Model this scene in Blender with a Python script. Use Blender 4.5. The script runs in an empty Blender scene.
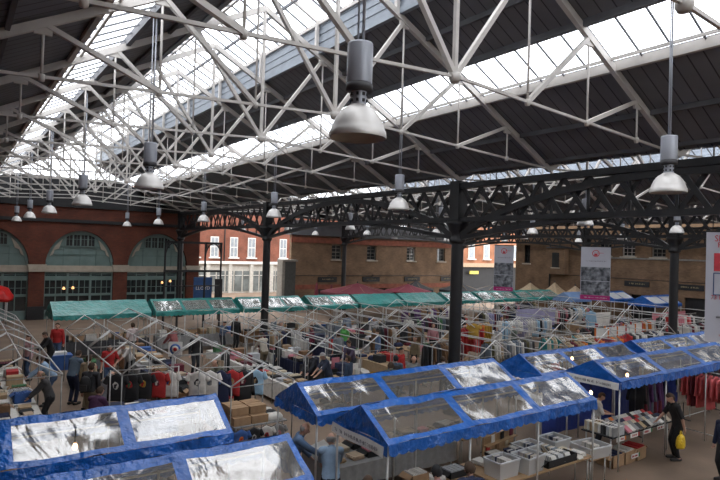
import bpy, bmesh, math, random
import numpy as np
from mathutils import Vector, Matrix, noise
random.seed(7)
R = math.radians
S = bpy.context.scene
COL = S.collection
PI = math.pi
H = 5.4                       # eye height of the gallery the picture was taken from
XR, W, HE, PT, HC = 6.58, 7.35, 7.88, .5247, 8.262   # first roof bay: ridge, half span, eave, pitch, tie crown
SPAN, TB, Y0 = 14.7, 3.6, 13.96
YE = 44.0

# ------------------------------------------------------------------ camera
f, yaw, pit, rol = 575.5, .61662, .01638, -.03076
F = Vector((math.sin(yaw)*math.cos(pit), math.cos(yaw)*math.cos(pit), math.sin(pit)))
Rt = Vector((math.cos(yaw), -math.sin(yaw), 0)); Up = Rt.cross(F)
R2 = Rt*math.cos(rol) - Up*math.sin(rol); U2 = Rt*math.sin(rol) + Up*math.cos(rol)
cd = bpy.data.cameras.new('camera'); cam = bpy.data.objects.new('camera', cd); COL.objects.link(cam)
cd.sensor_width = 36; cd.lens = f*36/720; cd.clip_end = 500; cd.clip_start = .05
cam.matrix_world = Matrix(((R2.x, U2.x, -F.x, 0), (R2.y, U2.y, -F.y, 0), (R2.z, U2.z, -F.z, H), (0, 0, 0, 1)))
S.camera = cam
def pix(x, y, z):
    q = Vector((x, y, z-H)); d = q.dot(F)
    return (None if d < .3 else (360+f*q.dot(R2)/d, 240-f*q.dot(U2)/d))
def seen(pts, m=25):
    return any(p and -m < p[0] < 720+m and -m < p[1] < 480+m for p in (pix(*q) for q in pts))

# ------------------------------------------------------------------ materials
MATS = {}
def mat(name, col, rough=.7, var=.18, scale=6., bump=0., bscale=30., metal=0., spec=.5, emit=None):
    if name in MATS: return MATS[name]
    m = bpy.data.materials.new(name); m.use_nodes = True; nt = m.node_tree; b = nt.nodes['Principled BSDF']
    b.inputs['Roughness'].default_value = rough; b.inputs['Metallic'].default_value = metal
    b.inputs['Specular IOR Level'].default_value = spec
    tc = nt.nodes.new('ShaderNodeTexCoord')
    n = nt.nodes.new('ShaderNodeTexNoise'); n.inputs['Scale'].default_value = scale; n.inputs['Detail'].default_value = 4
    nt.links.new(tc.outputs['Object'], n.inputs['Vector'])
    r = nt.nodes.new('ShaderNodeValToRGB'); r.color_ramp.elements[0].position = .3; r.color_ramp.elements[1].position = .7
    r.color_ramp.elements[0].color = [c*(1-var) for c in col]+[1]; r.color_ramp.elements[1].color = [min(1, c*(1+var)) for c in col]+[1]
    nt.links.new(n.outputs['Fac'], r.inputs['Fac']); nt.links.new(r.outputs['Color'], b.inputs['Base Color'])
    if bump:
        n2 = nt.nodes.new('ShaderNodeTexNoise'); n2.inputs['Scale'].default_value = bscale; n2.inputs['Detail'].default_value = 3
        nt.links.new(tc.outputs['Object'], n2.inputs['Vector'])
        bp = nt.nodes.new('ShaderNodeBump'); bp.inputs['Strength'].default_value = bump; bp.inputs['Distance'].default_value = .12 if rough < .5 else .05
        nt.links.new(n2.outputs['Fac'], bp.inputs['Height']); nt.links.new(bp.outputs['Normal'], b.inputs['Normal'])
        if 'tarp' in name and 'navy' not in name: b.inputs['Coat Weight'].default_value = .3; b.inputs['Coat Roughness'].default_value = .12; nt.links.new(bp.outputs['Normal'], b.inputs['Coat Normal'])
    if emit:
        b.inputs['Emission Color'].default_value = list(emit[:3])+[1]; b.inputs['Emission Strength'].default_value = emit[3]
    MATS[name] = m; return m
def colmat(c, rough=.85):
    return mat('cloth_%02x%02x%02x_%d' % tuple([int(255*v) for v in c]+[int(rough*10)]), c, rough, .12, 9)
def brick(name, c1, c2, mortar, axis='xz', bw=.225, bh=.075):
    m = bpy.data.materials.new(name); m.use_nodes = True; nt = m.node_tree; b = nt.nodes['Principled BSDF']; b.inputs['Roughness'].default_value = .9
    tc = nt.nodes.new('ShaderNodeTexCoord'); sp = nt.nodes.new('ShaderNodeSeparateXYZ'); cb = nt.nodes.new('ShaderNodeCombineXYZ')
    nt.links.new(tc.outputs['Object'], sp.inputs[0]); ad = nt.nodes.new('ShaderNodeMath'); ad.operation = 'ADD'
    nt.links.new(sp.outputs['X'], ad.inputs[0]); nt.links.new(sp.outputs['Y'], ad.inputs[1])
    nt.links.new(ad.outputs[0], cb.inputs[0]); nt.links.new(sp.outputs['Z'], cb.inputs[1])
    t = nt.nodes.new('ShaderNodeTexBrick'); t.inputs['Scale'].default_value = 1; t.inputs['Brick Width'].default_value = bw; t.inputs['Row Height'].default_value = bh
    t.inputs['Mortar Size'].default_value = .008
    for k, c in (('Color1', c1), ('Color2', c2), ('Mortar', mortar)): t.inputs[k].default_value = list(c)+[1]
    nt.links.new(cb.outputs[0], t.inputs['Vector'])
    n = nt.nodes.new('ShaderNodeTexNoise'); n.inputs['Scale'].default_value = .9; n.inputs['Detail'].default_value = 6; nt.links.new(cb.outputs[0], n.inputs['Vector'])
    r = nt.nodes.new('ShaderNodeValToRGB'); r.color_ramp.elements[0].position = .3; r.color_ramp.elements[1].position = .72
    r.color_ramp.elements[0].color = (.62, .6, .58, 1); r.color_ramp.elements[1].color = (1.15, 1.12, 1.08, 1); nt.links.new(n.outputs['Fac'], r.inputs['Fac'])
    mx = nt.nodes.new('ShaderNodeMix'); mx.data_type = 'RGBA'; mx.blend_type = 'MULTIPLY'; mx.inputs[0].default_value = 1
    nt.links.new(t.outputs['Color'], mx.inputs[6]); nt.links.new(r.outputs['Color'], mx.inputs[7]); nt.links.new(mx.outputs[2], b.inputs['Base Color'])
    MATS[name] = m; return m
def sheet_glass(name, tint, trans, rough, grey, bump, bscale):
    """clear or tinted sheet: part transparent, part glossy, part dull film"""
    m = bpy.data.materials.new(name); m.use_nodes = True; nt = m.node_tree; nt.nodes.clear(); N = nt.nodes.new; L = nt.links.new
    o = N('ShaderNodeOutputMaterial'); tr = N('ShaderNodeBsdfTransparent'); tr.inputs[0].default_value = list(tint)+[1]
    gl = N('ShaderNodeBsdfGlossy'); gl.inputs['Roughness'].default_value = rough; gl.inputs[0].default_value = (.9, .9, .9, 1)
    df = N('ShaderNodeBsdfDiffuse'); df.inputs[0].default_value = list(grey)+[1]
    m1 = N('ShaderNodeMixShader'); m2 = N('ShaderNodeMixShader'); m1.inputs[0].default_value = .5
    if bump:
        tc = N('ShaderNodeTexCoord'); mp = N('ShaderNodeMapping'); mp.inputs['Scale'].default_value = (1, .45, 1); mp.inputs['Rotation'].default_value = (0, 0, .6)
        n = N('ShaderNodeTexNoise'); n.inputs['Scale'].default_value = bscale; n.inputs['Detail'].default_value = 3; n.inputs['Distortion'].default_value = 1.2
        L(tc.outputs['Object'], mp.inputs[0]); L(mp.outputs[0], n.inputs['Vector'])
        bp = N('ShaderNodeBump'); bp.inputs['Strength'].default_value = bump; bp.inputs['Distance'].default_value = .08
        L(n.outputs['Fac'], bp.inputs['Height']); L(bp.outputs[0], gl.inputs['Normal'])
    L(gl.outputs[0], m1.inputs[1]); L(df.outputs[0], m1.inputs[2])
    m2.inputs[0].default_value = trans; L(m1.outputs[0], m2.inputs[1]); L(tr.outputs[0], m2.inputs[2]); L(m2.outputs[0], o.inputs[0])
    MATS[name] = m; return m

M_white = mat('truss_white_paint', (.56, .53, .50), .55, .1, 3)
M_black = mat('black_cast_iron', (.011, .011, .013), .5, .3, 4)
M_deck = mat('dark_board', (.12, .122, .132), .75, .25, 1.2)
M_steel = mat('galvanised_tube', (.54, .54, .53), .42, .12, 8, metal=.3)
M_alu = mat('brushed_aluminium', (.68, .66, .64), .5, .06, 3, metal=.55)
M_grey = mat('grey_ballast_paint', (.36, .38, .43), .4, .05, 3, metal=.2)
M_cream = mat('cream_paint', (.42, .37, .3), .7, .1, 3)
M_teal = mat('dull_teal_paint', (.15, .215, .205), .7, .12, 2)
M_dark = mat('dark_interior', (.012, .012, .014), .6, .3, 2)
M_pane = mat('dark_glass', (.03, .034, .036), .08, .3, 1.2, spec=.8)
M_blue = mat('blue_tarpaulin', (.006, .105, .43), .28, .22, 2.5, bump=.6, bscale=6, spec=.6)
M_dblue = mat('navy_tarpaulin', (.012, .03, .19), .6, .2, 2, bump=.4, bscale=6)
M_green = mat('teal_tarpaulin', (.012, .21, .19), .35, .22, 2.5, bump=.5, bscale=7)
M_wood = mat('plywood', (.34, .22, .12), .7, .2, 4)
M_card = mat('cardboard', (.36, .23, .13), .85, .15, 5)
M_paper = mat('white_print', (.7, .69, .66), .6, .08, 6)
M_skin = mat('skin', (.5, .29, .21), .6, .08, 12)
M_rail = mat('black_rail', (.02, .02, .022), .4, .2, 5)
M_bar = mat('glazing_bar_paint', (.13, .135, .15), .6)
M_tin = mat('zinc_louvre', (.24, .27, .31), .45, .12, 3, metal=.2)
M_clear = sheet_glass('clear_vinyl', (.9, .88, .85), .5, .13, (.3, .28, .25), .35, 1.1)
M_teal_clear = sheet_glass('teal_vinyl', (.7, .78, .76), .25, .14, (.42, .46, .43), .5, 1.5)
M_bin = sheet_glass('frosted_plastic', (.9, .92, .94), .45, .3, (.85, .87, .88), 0, 1)
M_roofglass = sheet_glass('roof_glazing', (.97, .98, 1.), .93, .2, (.75, .78, .8), 0, 1)
M_brick_red = brick('red_brick', (.16, .04, .022), (.115, .03, .018), (.10, .055, .04))
M_brick_buff = brick('stock_brick', (.27, .165, .095), (.19, .115, .066), (.18, .135, .1))
M_brick_street = brick('street_brick', (.26, .075, .045), (.2, .06, .035), (.2, .13, .1))
M_brick_orange = brick('orange_brick', (.42, .17, .085), (.36, .14, .07), (.3, .2, .15))

# ------------------------------------------------------------------ mesh builder
class MB:
    def __init__(s): s.v = []; s.f = []; s.sm = []; s.mi = []; s.cur = 0
    def add(s, vs, fs, smooth=False):
        o = len(s.v); s.v += [tuple(v) for v in vs]
        for q in fs: s.f.append(tuple(i+o for i in q)); s.sm.append(smooth); s.mi.append(s.cur)
        return s
    def box(s, c, d, rz=0, M=None):
        vs = []
        cs, sn = math.cos(rz), math.sin(rz)
        for k in (-.5, .5):
            for j in (-.5, .5):
                for i in (-.5, .5):
                    x, y, z = i*d[0], j*d[1], k*d[2]
                    vs.append((c[0]+x*cs-y*sn, c[1]+x*sn+y*cs, c[2]+z))
        if M: vs = [tuple(M @ Vector(v)) for v in vs]
        return s.add(vs, [(0, 2, 3, 1), (4, 5, 7, 6), (0, 1, 5, 4), (2, 6, 7, 3), (0, 4, 6, 2), (1, 3, 7, 5)])
    def tube(s, p, q, r, n=6, r2=None, cap=True):
        p, q = Vector(p), Vector(q); d = (q-p)
        if d.length < 1e-6: return s
        d.normalize(); a = d.orthogonal().normalized(); b = d.cross(a); r2 = r if r2 is None else r2
        vs = []
        for k in range(n):
            t = 2*PI*k/n; w = a*math.cos(t)+b*math.sin(t); vs += [p+w*r, q+w*r2]
        fs = [(2*k, 2*((k+1) % n), 2*((k+1) % n)+1, 2*k+1) for k in range(n)]
        if cap: fs += [tuple(2*k for k in range(n))[::-1], tuple(2*k+1 for k in range(n))]
        return s.add(vs, fs, n > 5)
    def bar(s, p, q, w, h):
        """rectangular bar, h measured in the upright direction"""
        p, q = Vector(p), Vector(q); d = (q-p).normalized()
        u = Vector((0, 0, 1)) if abs(d.z) < .99 else Vector((0, 1, 0))
        a = d.cross(u).normalized(); b = a.cross(d)
        vs = [e+a*i*w/2+b*j*h/2 for e in (p, q) for i, j in ((-1, -1), (1, -1), (1, 1), (-1, 1))]
        return s.add(vs, [(0, 1, 2, 3), (7, 6, 5, 4), (0, 4, 5, 1), (1, 5, 6, 2), (2, 6, 7, 3), (3, 7, 4, 0)])
    def path(s, pts, r, n=6):
        for a, b in zip(pts, pts[1:]): s.tube(a, b, r, n)
        return s
    def lathe(s, prof, c=(0, 0, 0), n=20, cap=False):
        o = []
        for r, z in prof:
            for k in range(n):
                t = 2*PI*k/n; o.append((c[0]+r*math.cos(t), c[1]+r*math.sin(t), c[2]+z))
        fs = [(i*n+k, i*n+(k+1) % n, (i+1)*n+(k+1) % n, (i+1)*n+k) for i in range(len(prof)-1) for k in range(n)]
        if cap: fs += [tuple(range(n))[::-1], tuple((len(prof)-1)*n+k for k in range(n))]
        return s.add(o, fs, True)
    def rings(s, rr, cap=True, smooth=True):
        n = len(rr[0]); o = [p for r in rr for p in r]
        fs = [(i*n+k, i*n+(k+1) % n, (i+1)*n+(k+1) % n, (i+1)*n+k) for i in range(len(rr)-1) for k in range(n)]
        if cap: fs += [tuple(range(n))[::-1], tuple((len(rr)-1)*n+k for k in range(n))]
        return s.add(o, fs, smooth)
    def prism(s, poly, y0, y1):
        """polygon in (x, z) pushed from y0 to y1"""
        n = len(poly); vs = [(x, y0, z) for x, z in poly]+[(x, y1, z) for x, z in poly]
        return s.add(vs, [tuple(range(n)), tuple(range(2*n-1, n-1, -1))]+[(k, k+n, (k+1) % n+n, (k+1) % n) for k in range(n)])
    def mesh(s, name):
        m = bpy.data.meshes.new(name); m.from_pydata(s.v, [], s.f); m.polygons.foreach_set('use_smooth', s.sm)
        if any(s.mi): m.polygons.foreach_set('material_index', s.mi)
        m.update(); return m
    def build(s, name, mt, parent=None, loc=None, rz=0):
        me = s.mesh(name)
        for x in (mt if isinstance(mt, (list, tuple)) else [mt]): me.materials.append(x)
        return link(name, me, parent, loc, rz)
def link(name, me, parent=None, loc=None, rz=0, mt=None):
    o = bpy.data.objects.new(name, me); COL.objects.link(o)
    if parent: o.parent = parent
    if loc is not None: o.location = loc
    if rz: o.rotation_euler.z = rz
    if mt is not None:
        if not me.materials: me.materials.append(mt)
        o.material_slots[0].link = 'OBJECT'; o.material_slots[0].material = mt
    return o
def tag(o, label, cat, group=None, kind=None):
    o['label'] = label; o['category'] = cat
    if group: o['group'] = group
    if kind: o['kind'] = kind
    return o
def struct(o): o['kind'] = 'structure'; return o
def empty(name, loc, label, cat, group=None, rz=0):
    o = bpy.data.objects.new(name, None); COL.objects.link(o); o.location = loc; o.rotation_euler.z = rz
    return tag(o, label, cat, group)
def sroot(name, loc=(0, 0, 0)):
    o = bpy.data.objects.new(name, None); COL.objects.link(o); o.location = loc; return struct(o)
def dup(o, loc=None, label=None, rz=None, parent=None, group=None):
    c = o.copy(); COL.objects.link(c)
    if parent: c.parent = parent
    if loc is not None: c.location = loc
    if rz is not None: c.rotation_euler.z = rz
    if label: c['label'] = label
    if group: c['group'] = group
    for ch in list(o.children): dup(ch, parent=c)
    return c
ORD = ['first', 'second', 'third', 'fourth', 'fifth', 'sixth', 'seventh', 'eighth', 'ninth', 'tenth', 'eleventh', 'twelfth', 'thirteenth', 'fourteenth', 'fifteenth', 'sixteenth', 'seventeenth', 'eighteenth', 'nineteenth', 'twentieth']
def text(body, size, mt, parent, loc, rot, ext=.004, align='CENTER', name='lettering', sx=1.):
    c = bpy.data.curves.new(name, 'FONT'); c.body = body; c.size = size; c.extrude = ext; c.align_x = align; c.align_y = 'CENTER'; c.resolution_u = 2
    o = bpy.data.objects.new(name, c); COL.objects.link(o); bpy.context.view_layer.update()
    me = bpy.data.meshes.new_from_object(o.evaluated_get(bpy.context.evaluated_depsgraph_get())); bpy.data.objects.remove(o); me.materials.clear(); me.materials.append(mt)
    o = link(name, me, parent, loc); o.rotation_euler = rot; o.scale = (sx, 1, 1); return o
def squiggle(mb, x0, x1, z, h, y, seed=0, t=.01):
    """a line of writing too small to read: strokes of uneven height"""
    rd = random.Random(seed); x = x0
    while x < x1:
        w = h*rd.uniform(.35, .8)
        if rd.random() > .18:
            k = rd.random()
            if k < .5: mb.box((x+w*.2, y, z), (h*.16, t, h*rd.uniform(.7, 1)))
            if k > .3: mb.box((x+w*.45, y, z+h*rd.choice((-.35, 0, .35))), (w*.55, t, h*.16))
            mb.box((x+w*.7, y, z-h*.05), (h*.15, t, h*rd.uniform(.5, .9)))
        x += w*1.15

# ------------------------------------------------------------------ roof
def roofz(off): return HE+(W-off)*PT
def slab(mb, x0, z0, x1, z1, y0, y1, t=.09):
    mb.add([(x0, y0, z0), (x1, y0, z1), (x1, y1, z1), (x0, y1, z0), (x0, y0, z0+t), (x1, y0, z1+t), (x1, y1, z1+t), (x0, y1, z0+t)],
           [(0, 3, 2, 1), (4, 5, 6, 7), (0, 1, 5, 4), (1, 2, 6, 5), (2, 3, 7, 6), (3, 0, 4, 7)])
YB = -9.0
# boarded deck: dark, with a joint every 0.6 m running up the slope
def deck_material():
    m = mat('deck_boards', (.16, .163, .178), .75, .2, .8); nt = m.node_tree; b = nt.nodes['Principled BSDF']
    tc = nt.nodes.new('ShaderNodeTexCoord'); sp = nt.nodes.new('ShaderNodeSeparateXYZ'); nt.links.new(tc.outputs['Object'], sp.inputs[0])
    d = nt.nodes.new('ShaderNodeMath'); d.operation = 'PINGPONG'; d.inputs[1].default_value = .15; nt.links.new(sp.outputs['Y'], d.inputs[0])
    c = nt.nodes.new('ShaderNodeMath'); c.operation = 'LESS_THAN'; c.inputs[1].default_value = .014; nt.links.new(d.outputs[0], c.inputs[0])
    bp = nt.nodes.new('ShaderNodeBump'); bp.invert = True; bp.inputs['Distance'].default_value = .03; nt.links.new(c.outputs[0], bp.inputs['Height'])
    nt.links.new(bp.outputs[0], b.inputs['Normal']); 
    src = b.inputs['Base Color'].links[0].from_socket; mx = nt.nodes.new('ShaderNodeMix'); mx.data_type = 'RGBA'; mx.inputs[7].default_value = (.05, .05, .055, 1)
    nt.links.new(c.outputs[0], mx.inputs[0]); nt.links.new(src, mx.inputs[6]); nt.links.new(mx.outputs[2], b.inputs['Base Color']); return m
M_boards = deck_material()
SO, SI, LV = 4.6, 3.43, 1.69
wn = 1
for n in range(3):
    cx = XR+SPAN*n
    for sg in (-1, 1):
        mb = MB(); ye = 45.2
        slab(mb, cx+sg*W, HE+.1, cx+sg*SO, roofz(SO)+.1, YB, ye); slab(mb, cx+sg*SI, roofz(SI)+.1, cx+sg*LV, roofz(LV)+.1, YB, ye)
        struct(mb.build('ceiling', M_boards))
        mb = MB()
        for off in (6.0,): mb.bar((cx+sg*off, YB, roofz(off)+.05), (cx+sg*off, ye, roofz(off)+.05), .07, .12)
        for off in (2.5,): mb.bar((cx+sg*off, YB, roofz(off)+.05), (cx+sg*off, ye, roofz(off)+.05), .07, .12)
        struct(mb.build('trim_%d' % (2*n+(sg+3)//2), M_deck))
        # skylight strip in the slope
        wr = sroot('window_%d' % wn); wn += 1
        mb = MB(); slab(mb, cx+sg*SO, roofz(SO)+.16, cx+sg*SI, roofz(SI)+.16, YB, ye, .012); mb.build('glazing', M_roofglass, wr)
        mb = MB(); y = Y0-TB*6
        while y < ye:
            if y > YB: mb.bar((cx+sg*SO, y, roofz(SO)+.13), (cx+sg*SI, y, roofz(SI)+.13), .03, .035)
            y += .6
        mb.build('glazing_bars', M_bar, wr)
        mb = MB(); mb.bar((cx+sg*(SO+.02), YB, roofz(SO)+.06), (cx+sg*(SO+.02), ye, roofz(SO)+.06), .1, .2)
        mb.bar((cx+sg*(SO-.2), YB, roofz(SO-.2)+.06), (cx+sg*(SO-.2), ye, roofz(SO-.2)+.06), .05, .06)
        mb.build('gutter_rail', M_white, wr)
        mb = MB(); mb.bar((cx+sg*SI, YB, roofz(SI)+.08), (cx+sg*SI, ye, roofz(SI)+.08), .1, .2); mb.build('head_rail', M_deck, wr)
    # raised lantern on the ridge, louvres below its glass
    wr = sroot('window_%d' % wn); wn += 1
    lz0, lz1 = roofz(LV)+.1, roofz(LV)+.9; rz_ = lz1+LV*PT
    for sg in (-1, 1):
        mb = MB()
        for k in range(7):
            z = lz0+.06+k*.115; mb.bar((cx+sg*(LV+.02*(k % 2)), YB, z), (cx+sg*(LV+.02*(k % 2)), 45.2, z), .02, .118)
        mb.bar((cx+sg*(LV+.02), YB, lz0-.02), (cx+sg*(LV+.02), 45.2, lz0-.02), .12, .14)
        mb.build('louvre_bank', M_tin, wr)
        mb = MB(); slab(mb, cx+sg*(LV+.15), lz1-.02, cx, rz_, YB, 45.2, .012); mb.build('glazing', M_roofglass, wr)
        mb = MB(); y = Y0-TB*6
        while y < 45.2:
            if y > YB: mb.bar((cx+sg*LV, y, lz1), (cx, y, rz_-.03), .03, .05)
            y += .6
        mb.bar((cx+sg*.85, YB, lz1+.85*PT-.05), (cx+sg*.85, 45.2, lz1+.85*PT-.05), .05, .08)
        mb.build('glazing_bars', M_bar, wr)
        mb = MB(); mb.bar((cx+sg*(LV-.03), YB, lz1-.02), (cx+sg*(LV-.03), 45.2, lz1-.02), .08, .1); mb.build('eaves_rail', M_white, wr)
        mb = MB()
        for k in range(-6, 9):
            y = Y0+TB*k
            if YB < y < 45: mb.box((cx+sg*(LV-.08), y, (lz0+lz1)/2), (.09, .09, .9)); mb.bar((cx+sg*LV, y, lz1), (cx, y, rz_-.06), .07, .1)
        mb.build('lantern_posts', M_white, wr)
    mb = MB(); mb.bar((cx, YB, rz_), (cx, 45.2, rz_), .08, .14); mb.build('ridge_bar', M_white, wr)
# valley gutters above the girders
for n in range(4):
    mb = MB(); x = XR-W+SPAN*n; mb.box((x, (YB+45.2)/2, HE+.22), (.5, 45.2-YB, .16)); struct(mb.build('trim_%d' % (11+n), M_deck))

# trusses
def make_truss():
    root = empty('roof_truss', (0, 0, 0), '', 'roof truss', 'white roof trusses')
    k = W/4; tie = lambda x: HC-(HC-HE)*abs(x)/W; rf = lambda x: roofz(abs(x))-.02
    for sg in (-1, 1):
        MB().bar((sg*W, 0, rf(W)), (sg*.0, 0, rf(0)), .1, .14).build('rafter', M_white, root)
        MB().bar((sg*(W+.0), 0, HE), (0, 0, HC), .045, .05).build('tie_rod', M_white, root)
        for n in (1, 2, 3): 
            mb = MB(); mb.tube((sg*n*k, 0, tie(n*k)), (sg*n*k, 0, rf(n*k)), .022, 8)
            mb.lathe([(.0, -.08), (.045, -.07), (.055, -.02), (.055, .04), (0, .05)], (sg*n*k, 0, tie(n*k)), 8); mb.box((sg*n*k, 0, rf(n*k)-.08), (.26, .05, .2))
            mb.build('hanger_rod', M_white, root)
        for n in (0, 1, 2):
            MB().bar((sg*n*k, 0, tie(n*k)), (sg*(n+1)*k, 0, rf((n+1)*k)), .09, .08).build('strut', M_white, root)
    MB().bar((0, 0, HC), (0, 0, rf(0)), .07, .07).build('king_post', M_white, root)
    MB().lathe([(0, -.1), (.07, -.1), (.1, -.04), (.1, .05), (0, .07)], (0, 0, HC), 10).build('crown_node', M_white, root)
    return root
proto = make_truss(); used = 0
bays = ['front bay', 'bay behind the black girder', 'far right bay']
for n in range(3):
    q = 0
    for k in range(-4, 9):
        y = Y0+TB*k; cx = XR+SPAN*n
        if not seen([(cx+d, y, z) for d in (-7.3, -5, -3, 0, 3, 5, 7.3) for z in (HC, 8.8)]): continue
        lab = 'white roof truss, %s from the front in the %s' % (ORD[q], bays[n]); q += 1
        if used == 0: proto.location = (cx, y, 0); proto['label'] = lab
        else: dup(proto, (cx, y, 0), lab)
        used += 1

# ------------------------------------------------------------------ columns and girders
def make_column():
    r = empty('iron_column', (0, 0, 0), '', 'column', 'black iron columns')
    MB().lathe([(.34, 0), (.34, .25), (.29, .32), (.27, .6), (.235, .7)], n=20, cap=True).build('base', M_black, r)
    MB().lathe([(.205, .68), (.195, 5.75)], n=24).build('shaft', M_black, r)
    MB().lathe([(.215, 5.7), (.27, 5.76), (.27, 5.84), (.235, 5.9), (.235, 6.05), (.30, 6.15), (.34, 6.3), (.38, 6.34), (.38, 6.46)], n=20, cap=True).build('capital', M_black, r)
    MB().box((0, 0, 7.13), (.42, .42, 1.34)).build('head_block', M_black, r)
    return r
GB, GT = 6.5, 7.72
def make_girder():
    g = empty('lattice_girder', (0, 0, 0), '', 'girder', 'black lattice girders')
    A0, L = .215, TB*4-.43
    MB().box((0, A0+L/2, GT-.09), (.32, L, .18)).build('top_chord', M_black, g)
    MB().box((0, A0+L/2, GB), (.32, L, .16)).build('bottom_chord', M_black, g)
    m = MB(); N = 18; w = L/N
    for i in range(N):
        for s in (0, 1): m.bar((.05-.1*s, A0+i*w, GB if s else GT-.1), (.05-.1*s, A0+(i+1)*w, GT-.1 if s else GB), .03, .13)
    m.build('lattice_web', M_black, g)
    m = MB(); P = []
    for i in range(25):
        t = i/24; P.append((0, A0+L*t, 5.95+(GT-.25-5.95)*math.sin(PI*t)**.72))
    for a, b in zip(P, P[1:]): m.bar(a, b, .22, .2)
    m.build('arch_rib', M_black, g)
    m = MB(); P = [(0, A0+L*i/24, 5.9+.62*math.sin(PI*i/24)) for i in range(25)]
    for a, b in zip(P, P[1:]): m.bar(a, b, .2, .13)
    m.build('lower_rib', M_black, g)
    for i in range(1, 12):
        t = i/12; m = MB(); y = A0+L*t; z0 = 5.9+.62*math.sin(PI*t); z1 = 5.95+(GT-.25-5.95)*math.sin(PI*t)**.72
        m.bar((0, y, z0), (0, y, max(z1, z0+.05)), .05, .07); m.build('spandrel_bar', M_black, g)
    return g
pc, pg, uc, ug = make_column(), make_girder(), 0, 0
rowname = ['front row', 'second row', 'third row']
clab = {(0, 0): 'thick black iron column standing in the middle of the stalls', (0, 1): 'black iron column before the red street building', (0, 2): 'black iron column beside the arched brick wall',
        (1, 0): 'black iron column among the clothes rails by the long white banner', (1, 2): 'slim black iron column against the buff brick end wall', (1, 1): 'black iron column behind the thick middle column'}
for n in range(3):
    x = XR+W+SPAN*n
    for k in range(-1, 3):
        y = Y0+TB*4*k
        if seen([(x, y, z) for z in (0, 2, 4, 6, 7)]):
            lab = clab.get((n, k), 'black iron column of the %s, %s from the end wall' % (rowname[n], ORD[2-k]))
            if uc == 0: pc.location = (x, y, 0); pc['label'] = lab
            else: dup(pc, (x, y, 0), lab)
            uc += 1
        if k < 2 and seen([(x, y+TB*4*t/8, 7) for t in range(9)]):
            lab = 'black lattice arch girder of the %s, %s span from the end wall' % (rowname[n], ORD[1-k])
            if ug == 0: pg.location = (x, y, 0); pg['label'] = lab
            else: dup(pg, (x, y, 0), lab)
            ug += 1

# ------------------------------------------------------------------ pendant lamps
def make_lamp(top):
    r = empty('pendant_lamp', (0, 0, 0), '', 'lamp', 'aluminium pendant lamps')
    MB().lathe([(.275, 0), (.28, .02), (.275, .06), (.262, .08), (.25, .12), (.215, .2), (.16, .27), (.09, .315), (.075, .325)], n=32).build('reflector', M_alu, r)
    MB().lathe([(.27, .005), (.245, .1), (.2, .18), (.1, .27), (0, .29)], n=24).build('inner_reflector', mat('frosted_rim', (.55, .56, .55), .3, .05, 3), r)
    m = MB(); m.lathe([(.075, .32), (.075, .46)], n=16)
    m.cur = 1
    for k in range(8):
        for z in (.36, .42): t = k*PI/4; m.box((.076*math.cos(t), .076*math.sin(t), z), (.022, .022, .028), t)
    m.build('neck', [M_grey, M_dark], r)
    MB().lathe([(.08, .45), (.13, .46), (.13, .52), (.1, .54)], n=20).build('collar', mat('dark_collar', (.05, .05, .055), .5), r)
    MB().lathe([(.122, .53), (.125, .54), (.125, .9), (.12, .92), (0, .925)], n=24).build('ballast_drum', M_grey, r)
    m = MB(); m.tube((.03, 0, .9), (.03, 0, top), .014, 8); m.tube((-.03, 0, .9), (-.03, 0, top), .01, 6); m.build('suspension_rod', M_grey, r)
    return r
lp = make_lamp(3.4); ul = 0
for n in range(3):
    for side, xo in (('left', -3.42), ('right', 2.97)):
        q = 0
        for k in range(-1, 6):
            x, y = XR+SPAN*n+xo, 4.55+7.2*k
            if n == 0 and k == 0 and side == 'right': x -= .12; y += .17
            if not seen([(x, y, 6.5), (x, y, 7.1)], 8): continue
            lab = 'dome pendant lamp, %s from the front, %s line of the %s' % (ORD[q], side, bays[n]); q += 1
            if ul == 0: lp.location = (x, y, 6.47); lp['label'] = lab
            else: dup(lp, (x, y, 6.47), lab)
            ul += 1
# ------------------------------------------------------------------ floor, walls, street
def floor_mat():
    m = mat('worn_concrete', (.175, .122, .085), .8, .22, .7, bump=.1, bscale=14); return m
struct(MB().box((30, 22, -.1), (150, 130, .2)).build('floor', floor_mat()))
WZ = 7.75
def holed_wall(name, mt, fixed, axis, u0, u1, z0, z1, holes, th=.35):
    """brick wall in the x (axis 0) or y (axis 1) direction with rectangular openings"""
    mb = MB(); us = sorted({u0, u1} | {h[0] for h in holes} | {h[1] for h in holes}); zs = sorted({z0, z1} | {h[2] for h in holes} | {h[3] for h in holes})
    for a, b in zip(us, us[1:]):
        for c, d in zip(zs, zs[1:]):
            if any(h[0] <= a and b <= h[1] and h[2] <= c and d <= h[3] for h in holes): continue
            if axis == 0: mb.box(((a+b)/2, fixed+th/2, (c+d)/2), (b-a, th, d-c))
            else: mb.box((fixed+th/2, (a+b)/2, (c+d)/2), (th, b-a, d-c))
    return struct(mb.build(name, mt))
def wbox(mb, axis, fixed, u, z, du, dz, dep, dd=0):
    """box lying in a wall plane: centre u,z, size du,dz, depth dep, pushed by dd"""
    if axis == 0: mb.box((u, fixed+dd, z), (du, dep, dz))
    else: mb.box((fixed+dd, u, z), (dep, du, dz))
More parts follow.
